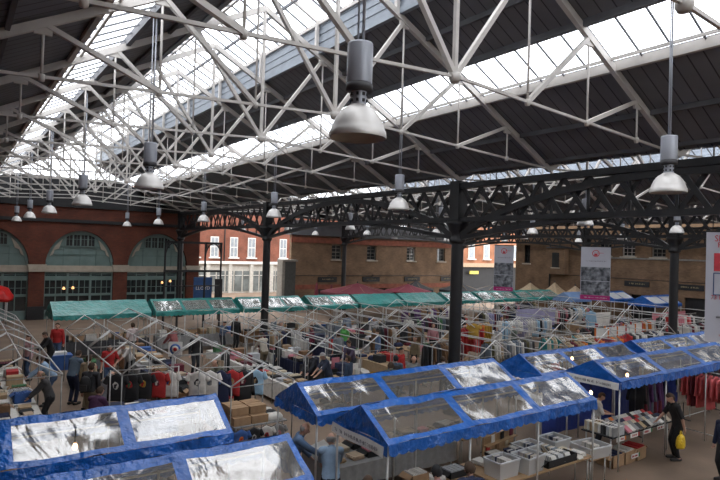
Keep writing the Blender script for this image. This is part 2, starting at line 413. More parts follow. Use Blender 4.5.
def sash(axis, fixed, u, z0, z1, w, frame, nx=2, nz=4, glass=None, sill=True, head=None, back=.2):
    global wn
    r = sroot('window_%d' % wn); wn += 1
    zc, h = (z0+z1)/2, z1-z0
    mb = MB()
    for s in (-1, 1): wbox(mb, axis, fixed, u+s*(w/2-.04), zc, .08, h, .1, back)
    for zz in (z0+.04, zc, z1-.04): wbox(mb, axis, fixed, u, zz, w, .07, .1, back)
    mb.build('frame', frame, r)
    mb = MB()
    for i in range(1, nx): wbox(mb, axis, fixed, u-w/2+w*i/nx, zc, .03, h, .05, back)
    for i in range(1, nz): wbox(mb, axis, fixed, u, z0+h*i/nz, w, .03, .05, back)
    mb.build('glazing_bars', frame, r)
    mb = MB(); wbox(mb, axis, fixed, u, zc, w, h, .02, back+.05); mb.build('pane', glass or M_pane, r)
    if sill: mb = MB(); wbox(mb, axis, fixed, u, z0-.06, w+.25, .12, .26, .0); mb.build('sill', M_cream if sill is True else sill, r)
    if head: mb = MB(); wbox(mb, axis, fixed, u, z1+.12, w+.2, .24, .06, -.02); mb.build('lintel', head, r)
    return r
# left end wall: red brick piers and arches filled with dull green shopfronts
PX = [-.6, 4.73, 10.06, 15.39]; PW = .95
Z_SP, Z_CR = 3.62, 6.1
mb = MB()
for p in PX: mb.box((p, YE+.4, (Z_SP)/2), (PW, .6, Z_SP))
for p, q in zip(PX, PX[1:]):
    a, b = p+PW/2, q-PW/2; cx = (a+b)/2; hw = (b-a)/2; n = 20
    for i in range(n):
        t0, t1 = PI*(1-i/n), PI*(1-(i+1)/n)
        x0, x1 = cx+hw*math.cos(t0), cx+hw*math.cos(t1); z0, z1 = Z_SP+(Z_CR-Z_SP)*math.sin(t0), Z_SP+(Z_CR-Z_SP)*math.sin(t1)
        mb.add([(x0, YE+.1, z0), (x1, YE+.1, z1), (x1, YE+.1, WZ), (x0, YE+.1, WZ), (x0, YE+.7, z0), (x1, YE+.7, z1), (x1, YE+.7, WZ), (x0, YE+.7, WZ)], [(0, 1, 2, 3), (0, 4, 5, 1), (7, 6, 5, 4), (2, 6, 7, 3)])
for p in PX: mb.box((p, YE+.4, (Z_SP+WZ)/2), (PW, .6, WZ-Z_SP))
struct(mb.build('wall_end', M_brick_red))
tn = 20
def trim(mb, mt):
    global tn
    o = struct(mb.build('trim_%d' % tn, mt)); tn += 1; return o
mb = MB()
for p in PX:
    for z, w, h in ((3.3, .98, .12), (3.48, 1.04, .22), (3.66, 1.14, .14)): mb.box((p, YE+.36, z), (w, .6+w*.1, h))
trim(mb, M_cream)
mb = MB()
for p in PX: mb.box((p, YE+.38, .45), (1.02, .66, .9))
trim(mb, M_black)
mb = MB(); mb.box((7.2, YE+.32, 7.85), (17.6, .7, .3)); mb.box((7.2, YE+.02, 6.75), (17.6, .16, .22)); trim(mb, M_black)
M_warm = mat('lit_shop_lamp', (.9, .5, .2), .5, .05, 3, emit=(1, .55, .22, 1.6))
M_shop = mat('shop_inside', (.05, .032, .022), .6, .6, 1.4)
for bi, (p, q) in enumerate(zip(PX, PX[1:])):
    a, b = p+PW/2, q-PW/2; cx = (a+b)/2; hw = (b-a)/2; yw = YE+.45
    r = sroot('window_%d' % wn); wn += 1
    mb = MB(); n = 24     # green board filling the half circle
    poly = [(cx+hw*math.cos(PI*i/n), Z_SP+(Z_CR-Z_SP)*math.sin(PI*i/n)) for i in range(n+1)]
    mb.prism(poly, yw, yw+.08); mb.box((cx, yw+.04, 3.48), (2*hw, .1, .5)); mb.build('infill_panel', M_teal, r)
    mb = MB(); P = [(cx+(hw-.1)*math.cos(PI*i/n), yw-.06, Z_SP+(Z_CR-Z_SP-.1)*math.sin(PI*i/n)) for i in range(n+1)]
    for c, d in zip(P, P[1:]): mb.bar(c, d, .12, .2)
    mb.build('arch_moulding', M_teal, r)
    mb = MB()                          # cream scrolls in the two corners of the arch
    for s in (-1, 1):
        pl = []
        for i in range(9): t = i/8*1.0; pl.append((cx+s*(hw-.22)*math.cos(t), Z_SP+.62+(Z_CR-Z_SP-.75)*math.sin(t)*.98))
        inner = [(cx+s*(hw*.56), Z_SP+1.62), (cx+s*(hw*.62), Z_SP+1.2), (cx+s*(hw*.74), Z_SP+1.1), (cx+s*(hw*.78), Z_SP+.8), (cx+s*(hw*.9), Z_SP+.62)]
        mb.prism(pl+inner, yw-.1, yw)
    mb.build('scroll', M_cream, r)
    mb = MB(); mb.box((cx, yw-.02, 4.42), (2*hw-.15, .05, .05)); mb.box((cx, yw-.02, 4.97), (2*hw-.5, .05, .06))
    for s in (-1.05, 0, 1.05): mb.box((cx+s, yw-.02, 4.2), (.05, .05, 1.4))
    mb.build('panel_beads', mat('teal_bead', (.12, .18, .17), .7), r)
    fr = MB(); gl = MB()
    gl.box((cx, yw-.03, 5.42), (1.9, .03, .8))
    for i in range(5): fr.box((cx-.95+1.9*i/4, yw-.06, 5.42), (.09, .07, .86))
    for i in range(8): fr.box((cx-.95+1.9*i/8, yw-.05, 5.42), (.025, .05, .8))
    for z in (5.0, 5.84): fr.box((cx, yw-.06, z), (2.0, .07, .08))
    fr.box((cx, yw-.05, 5.5), (1.9, .05, .025)); fr.build('lunette_window_frame', M_teal, r); gl.build('lunette_pane', M_pane, r)
    MB().box((cx, yw-.08, 3.3), (2*hw, .3, .16)).box((cx, yw-.05, 3.5), (2*hw, .22, .3)).build('fascia', M_cream, r)
    fr = MB(); gl = MB(); gl.box((cx, yw+.1, 1.6), (2*hw, .03, 3.2))
    for i in range(4): fr.box((cx-hw+2*hw*i/3, yw, 1.6), (.14, .14, 3.2))
    for z, h in ((3.16, .12), (2.78, .3), (1.62, .16), (.3, .6)): fr.box((cx, yw, z), (2*hw, .12, h))
    for i in range(1, 12):
        x = cx-hw+2*hw*i/12; fr.box((x, yw+.02, 2.2), (.035, .06, 1.05))
        if i % 2 == 0: fr.box((x, yw, 1.6), (.06, .1, 3.1))
    fr.box((cx, yw+.02, 2.12), (2*hw, .06, .035)); fr.box((cx, yw+.02, 3.02), (2*hw, .06, .03))
    fr.build('shopfront_frame', M_teal, r); gl.build('shopfront_glass', M_pane, r)
    rd = random.Random(bi+3); mb = MB()
    for i in range(2 if bi else 5): mb.lathe([(.0, -.09), (.09, -.05), (.1, 0), (.05, .1), (0, .12)], (cx+rd.uniform(-hw+.4, hw-.4), yw+.03, rd.uniform(2.0, 2.55)), 8)
    mb.build('shop_light', M_warm, r)
# gable above the end wall: boarding with glass in the top
for n in range(3):
    cx = XR+SPAN*n; hz = 9.75; xo = W-(hz-HE)/PT
    mb = MB(); mb.prism([(cx-W, HE+.1), (cx+W, HE+.1), (cx+xo, hz), (cx-xo, hz)], YE+.7, YE+.82); struct(mb.build('wall_gable', M_dark))
    r = sroot('window_%d' % wn); wn += 1
    mb = MB(); mb.prism([(cx-xo, hz), (cx+xo, hz), (cx, roofz(0)+.6)], YE+.75, YE+.77); mb.build('glazing', M_roofglass, r)
    mb = MB()
    for i in range(-5, 6): mb.box((cx+i*.6, YE+.72, (hz+roofz(abs(i*.6)))/2), (.06, .06, roofz(abs(i*.6))-hz))
    mb.box((cx, YE+.7, hz), (2*xo, .1, .14)); mb.build('glazing_bars', M_white, r)
# side and rear walls of the hall that hold the gallery
struct(MB().box((-1.15, 18, 4), (.4, 56, 8)).build('wall_left', M_brick_red))
struct(MB().box((21, YB-.3, 4), (46, .4, 8)).build('wall_rear', M_brick_buff))
# right end wall of buff brick with sash windows and name boards
EW = [28.65, 32.6, 37.5, 41.6]
holed_wall('wall_far', M_brick_buff, YE, 0, 23.95, 44.0, 0, 6.5, [(x-.55, x+.55, 4.42, 5.75) for x in EW]+[(26.75, 28.35, 0, 2.0), (33.2, 34.6, 0, 2.0), (38.6, 40, 0, 2.0)])
M_sash_d = mat('grey_sash_paint', (.22, .21, .19), .6)
for i, x in enumerate(EW): sash(0, YE, x, 4.42, 5.75, 1.1, M_white if i == 2 else M_sash_d, 2, 4)
mb = MB(); mb.box((34, YE-.03, 6.1), (20.2, .12, .5)); mb.box((34, YE-.02, 1.95), (20.1, .06, .42)); trim(mb, mat('red_rubbed_brick', (.24, .075, .045), .85, .25, 3))
mb = MB(); mb.box((34, YE+.2, 7.15), (20.6, .9, 1.3)); trim(mb, M_deck)
mb = MB(); mb.tube((24, YE-.05, 2.95), (44, YE-.05, 2.95), .025, 6); trim(mb, M_black)
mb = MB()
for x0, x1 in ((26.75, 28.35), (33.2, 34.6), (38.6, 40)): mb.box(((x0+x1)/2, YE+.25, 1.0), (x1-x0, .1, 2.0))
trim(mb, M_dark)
M_gold = mat('gold_lettering', (.32, .26, .14), .5)
def nameboard(axis, fixed, u, z, w, lab, seed):
    o = empty('name_board', (u, fixed, z) if axis == 0 else (fixed, u, z), lab, 'sign', 'dark name boards on the brick walls', 0 if axis == 0 else PI/2*-1)
    MB().box((0, -.04, 0), (w, .06, .46)).build('board', M_dark, o)
    mb = MB(); squiggle(mb, -w*.28, w*.28, .02, .13, -.08, seed); mb.build('lettering', M_gold, o)
    mb = MB(); mb.tube((0, -.02, .2), (0, -.3, .42), .015); mb.lathe([(.02, .1), (.09, 0)], (0, -.32, .36), 8); mb.build('sign_lamp', M_black, o)
for i, (x, l) in enumerate(((27.7, 'dark name board over the arched doorway of the buff end wall'), (32.6, 'dark name board above the large maroon parasol'), (37.7, 'dark name board between the maroon and the black parasols'), (42.6, 'dark name board next to the thick black column, above black parasol'))):
    nameboard(0, YE, x, 2.6, 2.0, l, i)
# right side wall of the hall
RX = 44.2
holed_wall('wall_right', M_brick_buff, RX, 1, -8, 36.4, 0, 8.2, [(34.75, 35.45, 4.6, 6.3), (26.6, 27.7, 5.5, 6.8), (24.6, 25.7, 5.5, 6.8), (22.2, 23.3, 5.5, 6.8), (17.5, 18.6, 5.5, 6.8), (22.9, 24.9, 0, 2.5), (18.6, 20.8, 0, 2.6)])
sash(1, RX, 35.1, 4.6, 6.3, .7, M_dark, 2, 4)
for u in (27.15, 25.15, 22.75, 18.05): sash(1, RX, u, 5.5, 6.8, 1.1, M_white if u == 25.15 else M_sash_d, 3, 4)
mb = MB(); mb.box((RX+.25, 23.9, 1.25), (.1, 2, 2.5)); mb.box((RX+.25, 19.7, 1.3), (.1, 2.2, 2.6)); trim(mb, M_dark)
mb = MB(); mb.tube((RX-.06, 32.5, 0), (RX-.06, 32.5, 6.6), .06, 8); mb.tube((RX-.05, 15, 3.72), (RX-.05, 32, 3.72), .02, 6); trim(mb, M_black)
mb = MB(); mb.box((RX-.05, 14, 5.35), (.12, 26, .12)); trim(mb, M_sash_d)
r = empty('bay_window', (RX, 31.5, 4.9), 'brick bay window box on the right wall above the beige marquee tops', 'bay window')
MB().box((-.3, 0, 0), (.6, 1.8, 2.3)).build('brick_box', M_brick_buff, r); MB().box((-.62, 0, .1), (.06, .7, 1.3)).build('pane', M_pane, r)
MB().box((-.64, 0, -.6), (.12, .9, .1)).build('sill', M_cream, r); MB().box((-.3, 0, 1.2), (.75, 1.95, .12)).build('roof', M_deck, r)
for i, (y, l) in enumerate(((24.4, 'dark name board on the right wall, left of the column'), (20.4, 'dark name board on the right wall, right of the column'))):
    o = empty('name_board', (RX, y, 3.35), l, 'sign', 'dark name boards on the brick walls', -PI/2)
    MB().box((0, -.04, 0), (2.0, .06, .42)).build('board', M_dark, o)
    mb = MB(); squiggle(mb, -.6, .6, .02, .12, -.08, 40+i); mb.build('lettering', M_gold, o)
# street beyond the left opening: a red terrace with a pale shopfront
b = empty('terrace_building', (28, 62, 0), 'red brick street terrace with white sash windows and pale shopfronts', 'building')
MB().box((0, 2, 7.0), (26, 4, 7.0)).build('wall', M_brick_street, b)
for x in (-6.2, -4.0, -1.7, .5, 4.6, 7):
    fr = MB(); fr.box((x, -.03, 5.2), (.95, .08, 2.3)); fo = fr.build('window', M_paper, b)
    mb = MB()
    for sx in (-.21, .21):
        for sz in (-.55, .55): mb.box((x+sx, -.08, 5.2+sz), (.34, .03, 1.0))
    mb.build('pane', mat('street_pane', (.3, .33, .36), .2), fo)
    MB().box((x, -.12, 3.98), (1.25, .3, .14)).build('sill', M_paper, b)
for x in (-2.85, 2.6): MB().tube((x, -.1, 3.6), (x, -.1, 10), .07, 8).build('drainpipe', M_dark, b)
MB().box((0, -.1, 3.45), (26, .5, .3)).build('cornice', M_paper, b)
MB().box((0, .1, 1.7), (26, .2, 3.4)).build('shopfront_wall', mat('pale_stone', (.48, .46, .42), .8), b)
for i in range(-11, 12):
    mb = MB(); mb.box((i*1.05, -.03, 1.35), (.86, .08, 2.3)); p = mb.build('shop_window', mat('shop_pane', (.16, .18, .18), .15, .5, .8), b)
    MB().box((i*1.05, -.09, 2.0), (.86, .05, .06)).build('transom', M_paper, p)
for i in range(-4, 5): MB().box((i*2.6+.5, -.15, 1.7), (.4, .3, 3.4)).build('pilaster', mat('pale_stone', (.48, .46, .42), .8), b)
MB().box((5.1, -.2, 1.6), (.9, .1, 1.4)).build('shop_poster', M_paper, b); MB().box((5.1, -.22, 2.3), (.9, .1, .35)).build('shop_sign', mat('green_sign', (.03, .3, .16), .5), b)
b = empty('corner_building', (17.5, 70, 0), 'yellowish brick house glimpsed left of the red terrace', 'building')
MB().box((0, 2, 6), (5, 3, 12)).build('wall', M_brick_orange, b)
for z in (5, 8.2): MB().box((.8, .42, z), (1.3, .1, 1.6)).build('window', M_pane, b)
b = empty('side_street_building', (57, 52, 0), 'orange brick house in the side street behind the thick column', 'building')
MB().box((0, 2, 6.5), (20, 4, 5)).build('wall', M_brick_orange, b); MB().box((0, 2, 2), (20, 3.9, 4)).build('shopfront_wall', M_dark, b)
MB().box((0, -.2, 3.85), (20.2, .6, .5)).build('fascia', mat('tan_fascia', (.42, .3, .2), .7), b)
for x in (-8.2, -5.4, -2.6, .2, 3, 5.8):
    w_ = MB().box((x, -.04, 5.6), (1.1, .1, 1.9)).build('window', M_paper, b); MB().box((x, -.1, 5.6), (.8, .06, 1.6)).build('pane', mat('street_pane', (.3, .33, .36), .2), w_)
    MB().box((x, -.15, 4.58), (1.4, .3, .14)).build('sill', M_paper, b)
MB().box((-2.4, -.4, 2.9), (1.6, .1, .4)).build('shop_sign', mat('yellow_sign', (.6, .5, .1), .5), b)
# dark stone gate pier between street and end wall, iron gate frame, blue sign board
o = empty('gate_pier', (23.2, 43.2, 0), 'dark stone gate pier where the buff end wall meets the street opening', 'pier')
MB().box((0, 0, 2.1), (1.1, .9, 4.2)).build('shaft', mat('dark_stone', (.05, .05, .045), .7), o); MB().box((-.6, 0, 2.1), (.25, .92, 4.2)).build('edge_strip', mat('grey_stone', (.22, .2, .17), .8), o)
MB().box((0, 0, 4.28), (1.4, 1.1, .16)).build('cap', mat('grey_stone', (.22, .2, .17), .8), o)
o = empty('iron_gate_frame', (12.6, 36, 0), 'black cast iron frame with pierced arch brackets by the street opening', 'iron frame')
for x in (-1.8, -.95, .75, 1.82):
    MB().lathe([(.09, 0), (.07, .2), (.06, 5.5)], (x, 0, 0), 10).build('post', M_black, o)
for z in (5.5, 3.7, 2.75): MB().box((0, 0, z), (3.72, .12, .14 if z > 3 else .07)).build('cross_beam', M_black, o)
for x0, x1 in ((-1.8, -.95), (.75, 1.82)):
    for a, c in ((x0, 1), (x1, -1)):
        mb = MB(); P = [(a+c*.5*(1-math.cos(t*PI/2)), 0, 4.5+.95*math.sin(t*PI/2)) for t in [i/8 for i in range(9)]]
        for q0, q1 in zip(P, P[1:]): mb.bar(q0, q1, .05, .07)
        for i in range(1, 6): mb.bar(P[i], (a, 0, P[i][2]+.1), .03, .04); mb.bar(P[i], (P[i][0], 0, 5.5), .03, .04)
        mb.build('pierced_bracket', M_black, o)
o = empty('sign_board', (14.9, 40.5, 0), 'dark blue sign board with pale lettering by the iron frame', 'sign')
MB().box((0, 0, 2.1), (1.35, .08, 1.9)).build('panel', mat('sign_blue', (.02, .07, .2), .4), o)
text('LLOYD', .34, M_paper, o, (0, -.06, 2.25), (PI/2, 0, 0))
for x in (-.6, .6): MB().tube((x, .03, 0), (x, .03, 1.2), .03).build('leg', M_black, o)
o = empty('speaker_board', (15.9, 40.0, 0), 'narrow black notice board standing right of the blue sign', 'sign')
MB().box((0, 0, 2.0), (.55, .1, 1.9)).build('panel', M_dark, o); MB().tube((0, .03, 0), (0, .03, 1.1), .04).build('leg', M_black, o)
# parasols and marquee tops at the far end
def parasol(x, y, top, rim, r, mt, lab, square=False, mast=True):
    o = empty('parasol' if not square else 'marquee', (x, y, 0), lab, 'parasol' if not square else 'marquee')
    n = 4 if square else 8; mb = MB(); vs = []
    for i, (rr, z) in enumerate(((0.02, top), (r*.35, top-(top-rim)*.42), (r*.7, top-(top-rim)*.75), (r, rim), (r*.99, rim-.18))):
        for k in range(n): t = 2*PI*(k+.5)/n; vs.append((rr*math.cos(t), rr*math.sin(t), z))
    mb.add(vs, [(i*n+k, i*n+(k+1) % n, (i+1)*n+(k+1) % n, (i+1)*n+k) for i in range(4) for k in range(n)])
    mb.build('canopy', mt, o)
    MB().lathe([(.03, -.02), (.05, .05), (.015, .16)], (0, 0, top), 8).build('finial', M_rail, o)
    if square:
        for k in range(4): t = 2*PI*(k+.5)/4; MB().tube((.97*r*math.cos(t), .97*r*math.sin(t), 0), (.97*r*math.cos(t), .97*r*math.sin(t), rim), .025).build('leg', M_steel, o)
    else:
        MB().tube((0, 0, 0), (0, 0, top), .035, 8).build('mast', M_wood, o)
        for k in range(n): t = 2*PI*(k+.5)/n; MB().tube((0, 0, top-.05), (.98*r*math.cos(t), .98*r*math.sin(t), rim-.01), .012, 4).build('rib', M_wood, o)
    return o
M_mar = mat('maroon_canvas', (.13, .012, .025), .75); M_mar2 = mat('bright_maroon_canvas', (.2, .012, .035), .7); M_blk = mat('black_canvas', (.02, .02, .024), .7); M_beige = mat('beige_canvas', (.42, .31, .2), .8)
parasol(26.4, 37.4, 2.72, 2.05, 3.0, M_mar, 'large dark maroon parasol open below the buff end wall')
parasol(31.3, 37.0, 2.62, 2.05, 2.1, M_mar2, 'smaller brighter maroon parasol, right of the large maroon one')
parasol(34.6, 39.8, 2.7, 1.95, 1.75, M_blk, 'open black parasol right of the maroon parasols')
parasol(37.8, 37.4, 2.7, 2.0, 2.0, M_blk, 'open black parasol nearest the thick black column')
parasol(41.5, 36.5, 2.6, 2.0, 2.0, M_blk, 'black parasol showing just right of the thick column')
for i, (x, y, h) in enumerate(((41.6, 32.6, 2.95), (41.9, 30.3, 3.12), (42.0, 28.4, 2.95))):
    parasol(x, y, h, 2.1, 1.32, M_beige, 'beige pyramid marquee top, %s from the left' % ORD[i], True)
def folded(x, y, h, lab):
    o = empty('folded_parasol', (x, y, 0), lab, 'parasol'); MB().tube((0, 0, 0), (0, 0, 1.2), .04, 8).build('mast', M_wood, o)
    MB().lathe([(.1, .9), (.2, 1.0), (.17, 1.7), (.06, h), (.0, h+.05)], n=10).build('canopy', M_mar, o)
folded(24.8, 41.0, 2.5, 'folded maroon parasol standing beside the dark gate pier'); folded(26.0, 40.6, 2.35, 'shorter folded maroon parasol left of the arched doorway')
o = empty('market_gazebo', (1.9, 42.0, 0), 'shiny red gazebo top at the far left edge under the arches', 'gazebo')
mb = MB(); rr = []
for (s, z) in ((1.0, 1.55), (1.04, 1.75), (.8, 2.25), (.3, 2.5)): rr.append([(s*1.35*math.cos(t)*(1.0+.1*math.sin(5*t)), s*.9*math.sin(t), z+.08*math.sin(3*t)) for t in [2*PI*k/16 for k in range(16)]])
mb.rings(rr); mb.build('cover', mat('red_plastic', (.55, .015, .015), .3, .25, 2, bump=.4, bscale=5), o)
for sx in (-1, 1):
    for sy in (-.6, .6): MB().tube((sx, sy, 0), (sx, sy, 1.6), .025).build('leg', M_steel, o)
# ------------------------------------------------------------------ market stalls
def tarp_roof(L, hw, ze, zr, nb, seed, win=True, sag=.05):
    """gabled sheet over poles, ridge along x; returns sheet, windows, valance"""
    rd = random.Random(seed); blue, clr = MB(), [MB() for _ in range(nb*2)]
    NX, NY = 12, 10
    ph = rd.uniform(0, 50)
    def P(u, v, s):
        t = u/L*nb; b = min(nb-1, int(t)); fu = t-b
        z = ze+(zr-ze)*(1-v) - sag*math.sin(PI*fu)*math.sin(PI*min(1, v*1.0))
        z += .03*noise.noise(Vector((u*2.1+ph, v*2.6+s*7, 1.3)))+.012*noise.noise(Vector((u*7+ph, v*6+s*3, 4.)))+(.012*noise.noise(Vector((u*15+ph, v*2.5, 2.)))*max(0, abs(2*v-1)-.3))
        return (u, -s*hw*v+.01*noise.noise(Vector((u*3+ph, v*3, 9.))), z)
    for s in (1, -1):
        for b in range(nb):
            us = [0, .026, .055]+[.055+.89*i/NX for i in range(1, NX)]+[.945, .974, 1]
            vs = [0, .07, .145]+[.145+.72*i/NY for i in range(1, NY)]+[.865, .93, 1]
            for i in range(len(us)-1):
                for j in range(len(vs)-1):
                    q = [P((b+us[i+a])*L/nb, vs[j+c], s) for a, c in ((0, 0), (1, 0), (1, 1), (0, 1))]
                    if s == 1: q = q[::-1]
                    inw = win and 2 <= i < len(us)-3 and 2 <= j < len(vs)-3
                    (clr[b+(0 if s == 1 else nb)] if inw else blue).add(q, [(0, 1, 2, 3)], True)
    for x, s in ((0, -1), (L, 1)):                      # gable ends
        tri = [(x, -hw, ze), (x, hw, ze), (x, 0, zr)]; n = 6
        for i in range(n):
            a0, a1 = -hw+2*hw*i/n, -hw+2*hw*(i+1)/n; h = lambda a: zr-(zr-ze)*abs(a)/hw
            blue.add([(x+s*.03*math.sin(5*a0), a0, ze), (x+s*.03*math.sin(5*a1), a1, ze), (x, a1, h(a1)), (x, a0, h(a0))], [(0, 1, 2, 3)], True)
    val = MB(); st = .11
    def scal(p, q, nx):
        p, q = Vector(p), Vector(q); d = q-p; n = int(d.length/(st/2))*1; nn = max(4, n)
        o = d.cross(Vector((0, 0, 1))).normalized(); top, bot = [], []
        for i in range(nn+1):
            t = i/nn; w = .018*math.sin(t*d.length*6+nx)+.012*math.sin(t*d.length*17)
            a = p+d*t; top.append(a+o*.012); bot.append(a+o*(w+.03)+Vector((0, 0, -.17-.045*abs(math.sin(t*d.length/st*PI/2))-.02*noise.noise(a*1.7))))
        val.add(top+bot, [(i, i+1, nn+2+i, nn+1+i) for i in range(nn)], True)
    scal((L, hw, ze), (0, hw, ze), ph); scal((0, -hw, ze), (L, -hw, ze), ph+2); scal((0, hw, ze), (0, -hw, ze), 1); scal((L, -hw, ze), (L, hw, ze), 3)
    return blue, clr, val
def weld(o):
    bm = bmesh.new(); bm.from_mesh(o.data); bmesh.ops.remove_doubles(bm, verts=bm.verts, dist=.0005); bm.to_mesh(o.data); bm.free(); return o
def covered_stall(x0, x1, yc, hw, ze, zr, nb, label, group, M, Mc, seed, win=True, strip=None, rail_from=0):
    L = x1-x0
    o = empty('market_stall', (x0, yc, 0), label, 'market stall', group)
    blue, clr, val = tarp_roof(L, hw, ze, zr, nb, seed, win)
    weld(blue.build('canopy', M, o))
    if win:
        for c in clr: weld(c.build('clear_panel', Mc, o))
    weld(val.build('valance', M, o))
    for i in range(nb+1):
        x = min(max(L*i/nb, .04), L-.04)
        for s in (-1, 1): MB().tube((x, s*(hw-.05), 0), (x, s*(hw-.05), ze-.03), .022, 8).build('post', M_steel, o)
    for s in (-1, 1): MB().tube((.03, s*(hw-.05), ze-.06), (L-.03, s*(hw-.05), ze-.06), .02, 6).build('eave_rail', M_steel, o)
    MB().tube((.03, 0, zr-.12), (L-.03, 0, zr-.12), .02, 6).build('ridge_rail', M_steel, o)
    if strip:
        a = math.atan2(.0, 1); st = MB(); n = 10
        for i in range(n):
            y0, y1 = -hw+2*hw*i/n, -hw+2*hw*(i+1)/n; w = lambda y: -.07-.02*math.sin(y*5)
            st.add([(w(y0), y0, ze-.02), (w(y1), y1, ze-.02), (w(y1)-.02, y1, ze-.2), (w(y0)-.02, y0, ze-.2)], [(0, 1, 2, 3)], True)
        so = st.build('name_strip', M_paper, o); so['label'] = 'white strip with small faded writing'
        k = MB(); squiggle(k, -hw+.15, hw-.15, 0, .075, 0, strip, .004); l = k.build('lettering', mat('grey_ink', (.12, .12, .13), .8), so, (-.105, 0, ze-.11)); l.rotation_euler = (0, 0, -PI/2)
    return o
G1 = 'blue tarpaulin stalls with clear roof panels'
covered_stall(-1.0, 4.3, 10.75, .9, 2.0, 2.52, 3, 'blue covered stall along the left edge, behind the corner one', G1, M_blue, M_clear, 1)
covered_stall(-.9, 4.55, 8.25, .85, 1.92, 2.4, 3, 'blue covered stall cut by the bottom left corner of the picture', G1, M_blue, M_clear, 2)
covered_stall(6.15, 12.28, 8.5, .83, 2.1, 2.58, 3, 'blue covered stall with white name strip over a man in a pale blue shirt', G1, M_blue, M_clear, 3, strip=5)
covered_stall(6.15, 12.4, 10.9, .9, 2.0, 2.5, 3, 'blue covered stall just in front of the thick black column', G1, M_blue, M_clear, 4)
covered_stall(13.85, 20.9, 8.8, .8, 2.26, 2.68, 3, 'blue covered stall over the secondhand book table, man in black beside it', G1, M_blue, M_clear, 6, strip=9)
covered_stall(13.6, 19.0, 11.0, .85, 2.02, 2.5, 3, 'blue covered stall between the clothes rails and the book stall', G1, M_blue, M_clear, 8)
covered_stall(19.6, 25.4, 11.0, .85, 2.02, 2.5, 3, 'blue covered stall farthest back on the right, left of white banner', G1, M_blue, M_clear, 10)
covered_stall(22.2, 27, 8.75, .8, 2.0, 2.5, 2, 'blue covered stall at the right edge, under the white banner', G1, M_blue, M_clear, 12)
G2 = 'teal tarpaulin stalls in one row before the end walls'
for i, (a, b, nb, wn_, l) in enumerate(((3.8, 8.1, 2, False, 'plain teal covered stall under the brick arches, leftmost of its row'), (8.3, 12.7, 3, True, 'teal covered stall with clear panels by the blue sign board'),
        (12.95, 16.9, 3, True, 'teal covered stall around the column before the red terrace'), (17.3, 20.5, 2, True, 'teal covered stall beside the folded maroon parasols'),
        (20.7, 24.2, 2, False, 'plain teal covered stall in front of the large maroon parasol'), (24.4, 27.9, 3, False, 'plain teal covered stall in front of the brighter maroon parasol'),
        (28.3, 31.3, 2, True, 'teal covered stall half behind the thick black column'), (31.6, 35.6, 3, True, 'teal covered stall just right of the thick black column'), (35.9, 40.8, 3, True, 'pale teal covered stall in front of the beige marquee tops'))):
    covered_stall(a, b, 30.0, 1.15, 2.0, 2.55, nb, l, G2, M_green, M_teal_clear, 20+i, wn_)
M_white_tarp = mat('white_tarp', (.6, .62, .63), .4, .1, 2, bump=.3, bscale=6); M_pblue = mat('pale_blue_tarp', (.16, .26, .46), .4, .15, 2, bump=.3, bscale=6)
covered_stall(40.8, 43.6, 25.2, 1.0, 2.2, 2.75, 2, 'blue stall with pale panels far back, left of the right hand column', G2, M_blue, M_white_tarp, 40)
covered_stall(39.8, 43.5, 21.6, 1.0, 2.2, 2.75, 2, 'blue stall with pale panels far back, behind the right hand column', G2, M_blue, M_white_tarp, 41)
covered_stall(38.4, 40.7, 27.0, .9, 2.1, 2.6, 2, 'pale blue covered stall under the beige marquee tops', G2, M_pblue, M_white_tarp, 42, False)
# bare tube frames: ridge runs away from the camera
M_tube = mat('dull_tube', (.3, .3, .29), .45, .2, 8, metal=.5)
def make_frame(L, hw, zr, ze, nb):
    o = empty('stall_frame', (0, 0, 0), '', 'stall frame', 'bare tubular stall frames')
    t = .02
    MB().tube((0, 0, zr), (0, L, zr), t, 7).build('ridge_tube', M_steel, o)
    for s in (-1, 1): MB().tube((s*hw, 0, ze), (s*hw, L, ze), t, 7).build('eave_tube', M_steel, o)
    for i in range(nb+1):
        y = L*i/nb
        for s in (-1, 1):
            MB().tube((0, y, zr), (s*hw, y, ze), t, 7).build('rafter_tube', M_steel, o); MB().tube((s*(hw-.02), y, 0), (s*(hw-.02), y, ze), .016, 7).build('post', M_tube, o)
        if i != 1: MB().tube((-hw, y, ze-.02), (hw, y, ze-.02), .012, 6).build('cross_tube', M_tube, o)
    return o
FX = [(1.48, .93), (4.32, .66), (6.44, .86), (9.85, .72), (12.0, .75), (14.9, .8), (18.05, .85), (21.6, .8), (26.2, .85), (30.6, .8), (35.4, .85)]
FYS = (13.05, 17.6, 22.15)
colname = ['at the left edge', 'along the open aisle', 'behind the hanging T-shirts', 'by the hanging-cloth table', 'well left of the thick column', 'behind the thick column', 'right of the thick column',
           'over the grey coats rail', 'beyond the beige clothes rail', 'left of the second banner', 'below the second banner']
pf = {}; FRAMES = []
for i, (x, hw) in enumerate(FX):
    q = 0
    for j, y in enumerate(FYS):
        y += {0: 3.2, 1: 2.5, 3: 2.6, 4: 2.6}.get(i, 0)
        if (i in (0, 1, 3, 4) and j == 2 and i): continue
        if not seen([(x, y+d, z) for d in (0, 2, 4.3) for z in (1, 2.5)], 5): continue
        lab = 'bare grey tubular stall frame %s, %s from the front' % (colname[i], ORD[q]); q += 1
        if hw not in pf: o = make_frame(4.4, hw, 2.5, 2.0, 2); pf[hw] = o; o.location = (x, y, 0); o['label'] = lab
        else: dup(pf[hw], (x, y, 0), lab)
        FRAMES.append((i, j, x, y, hw))
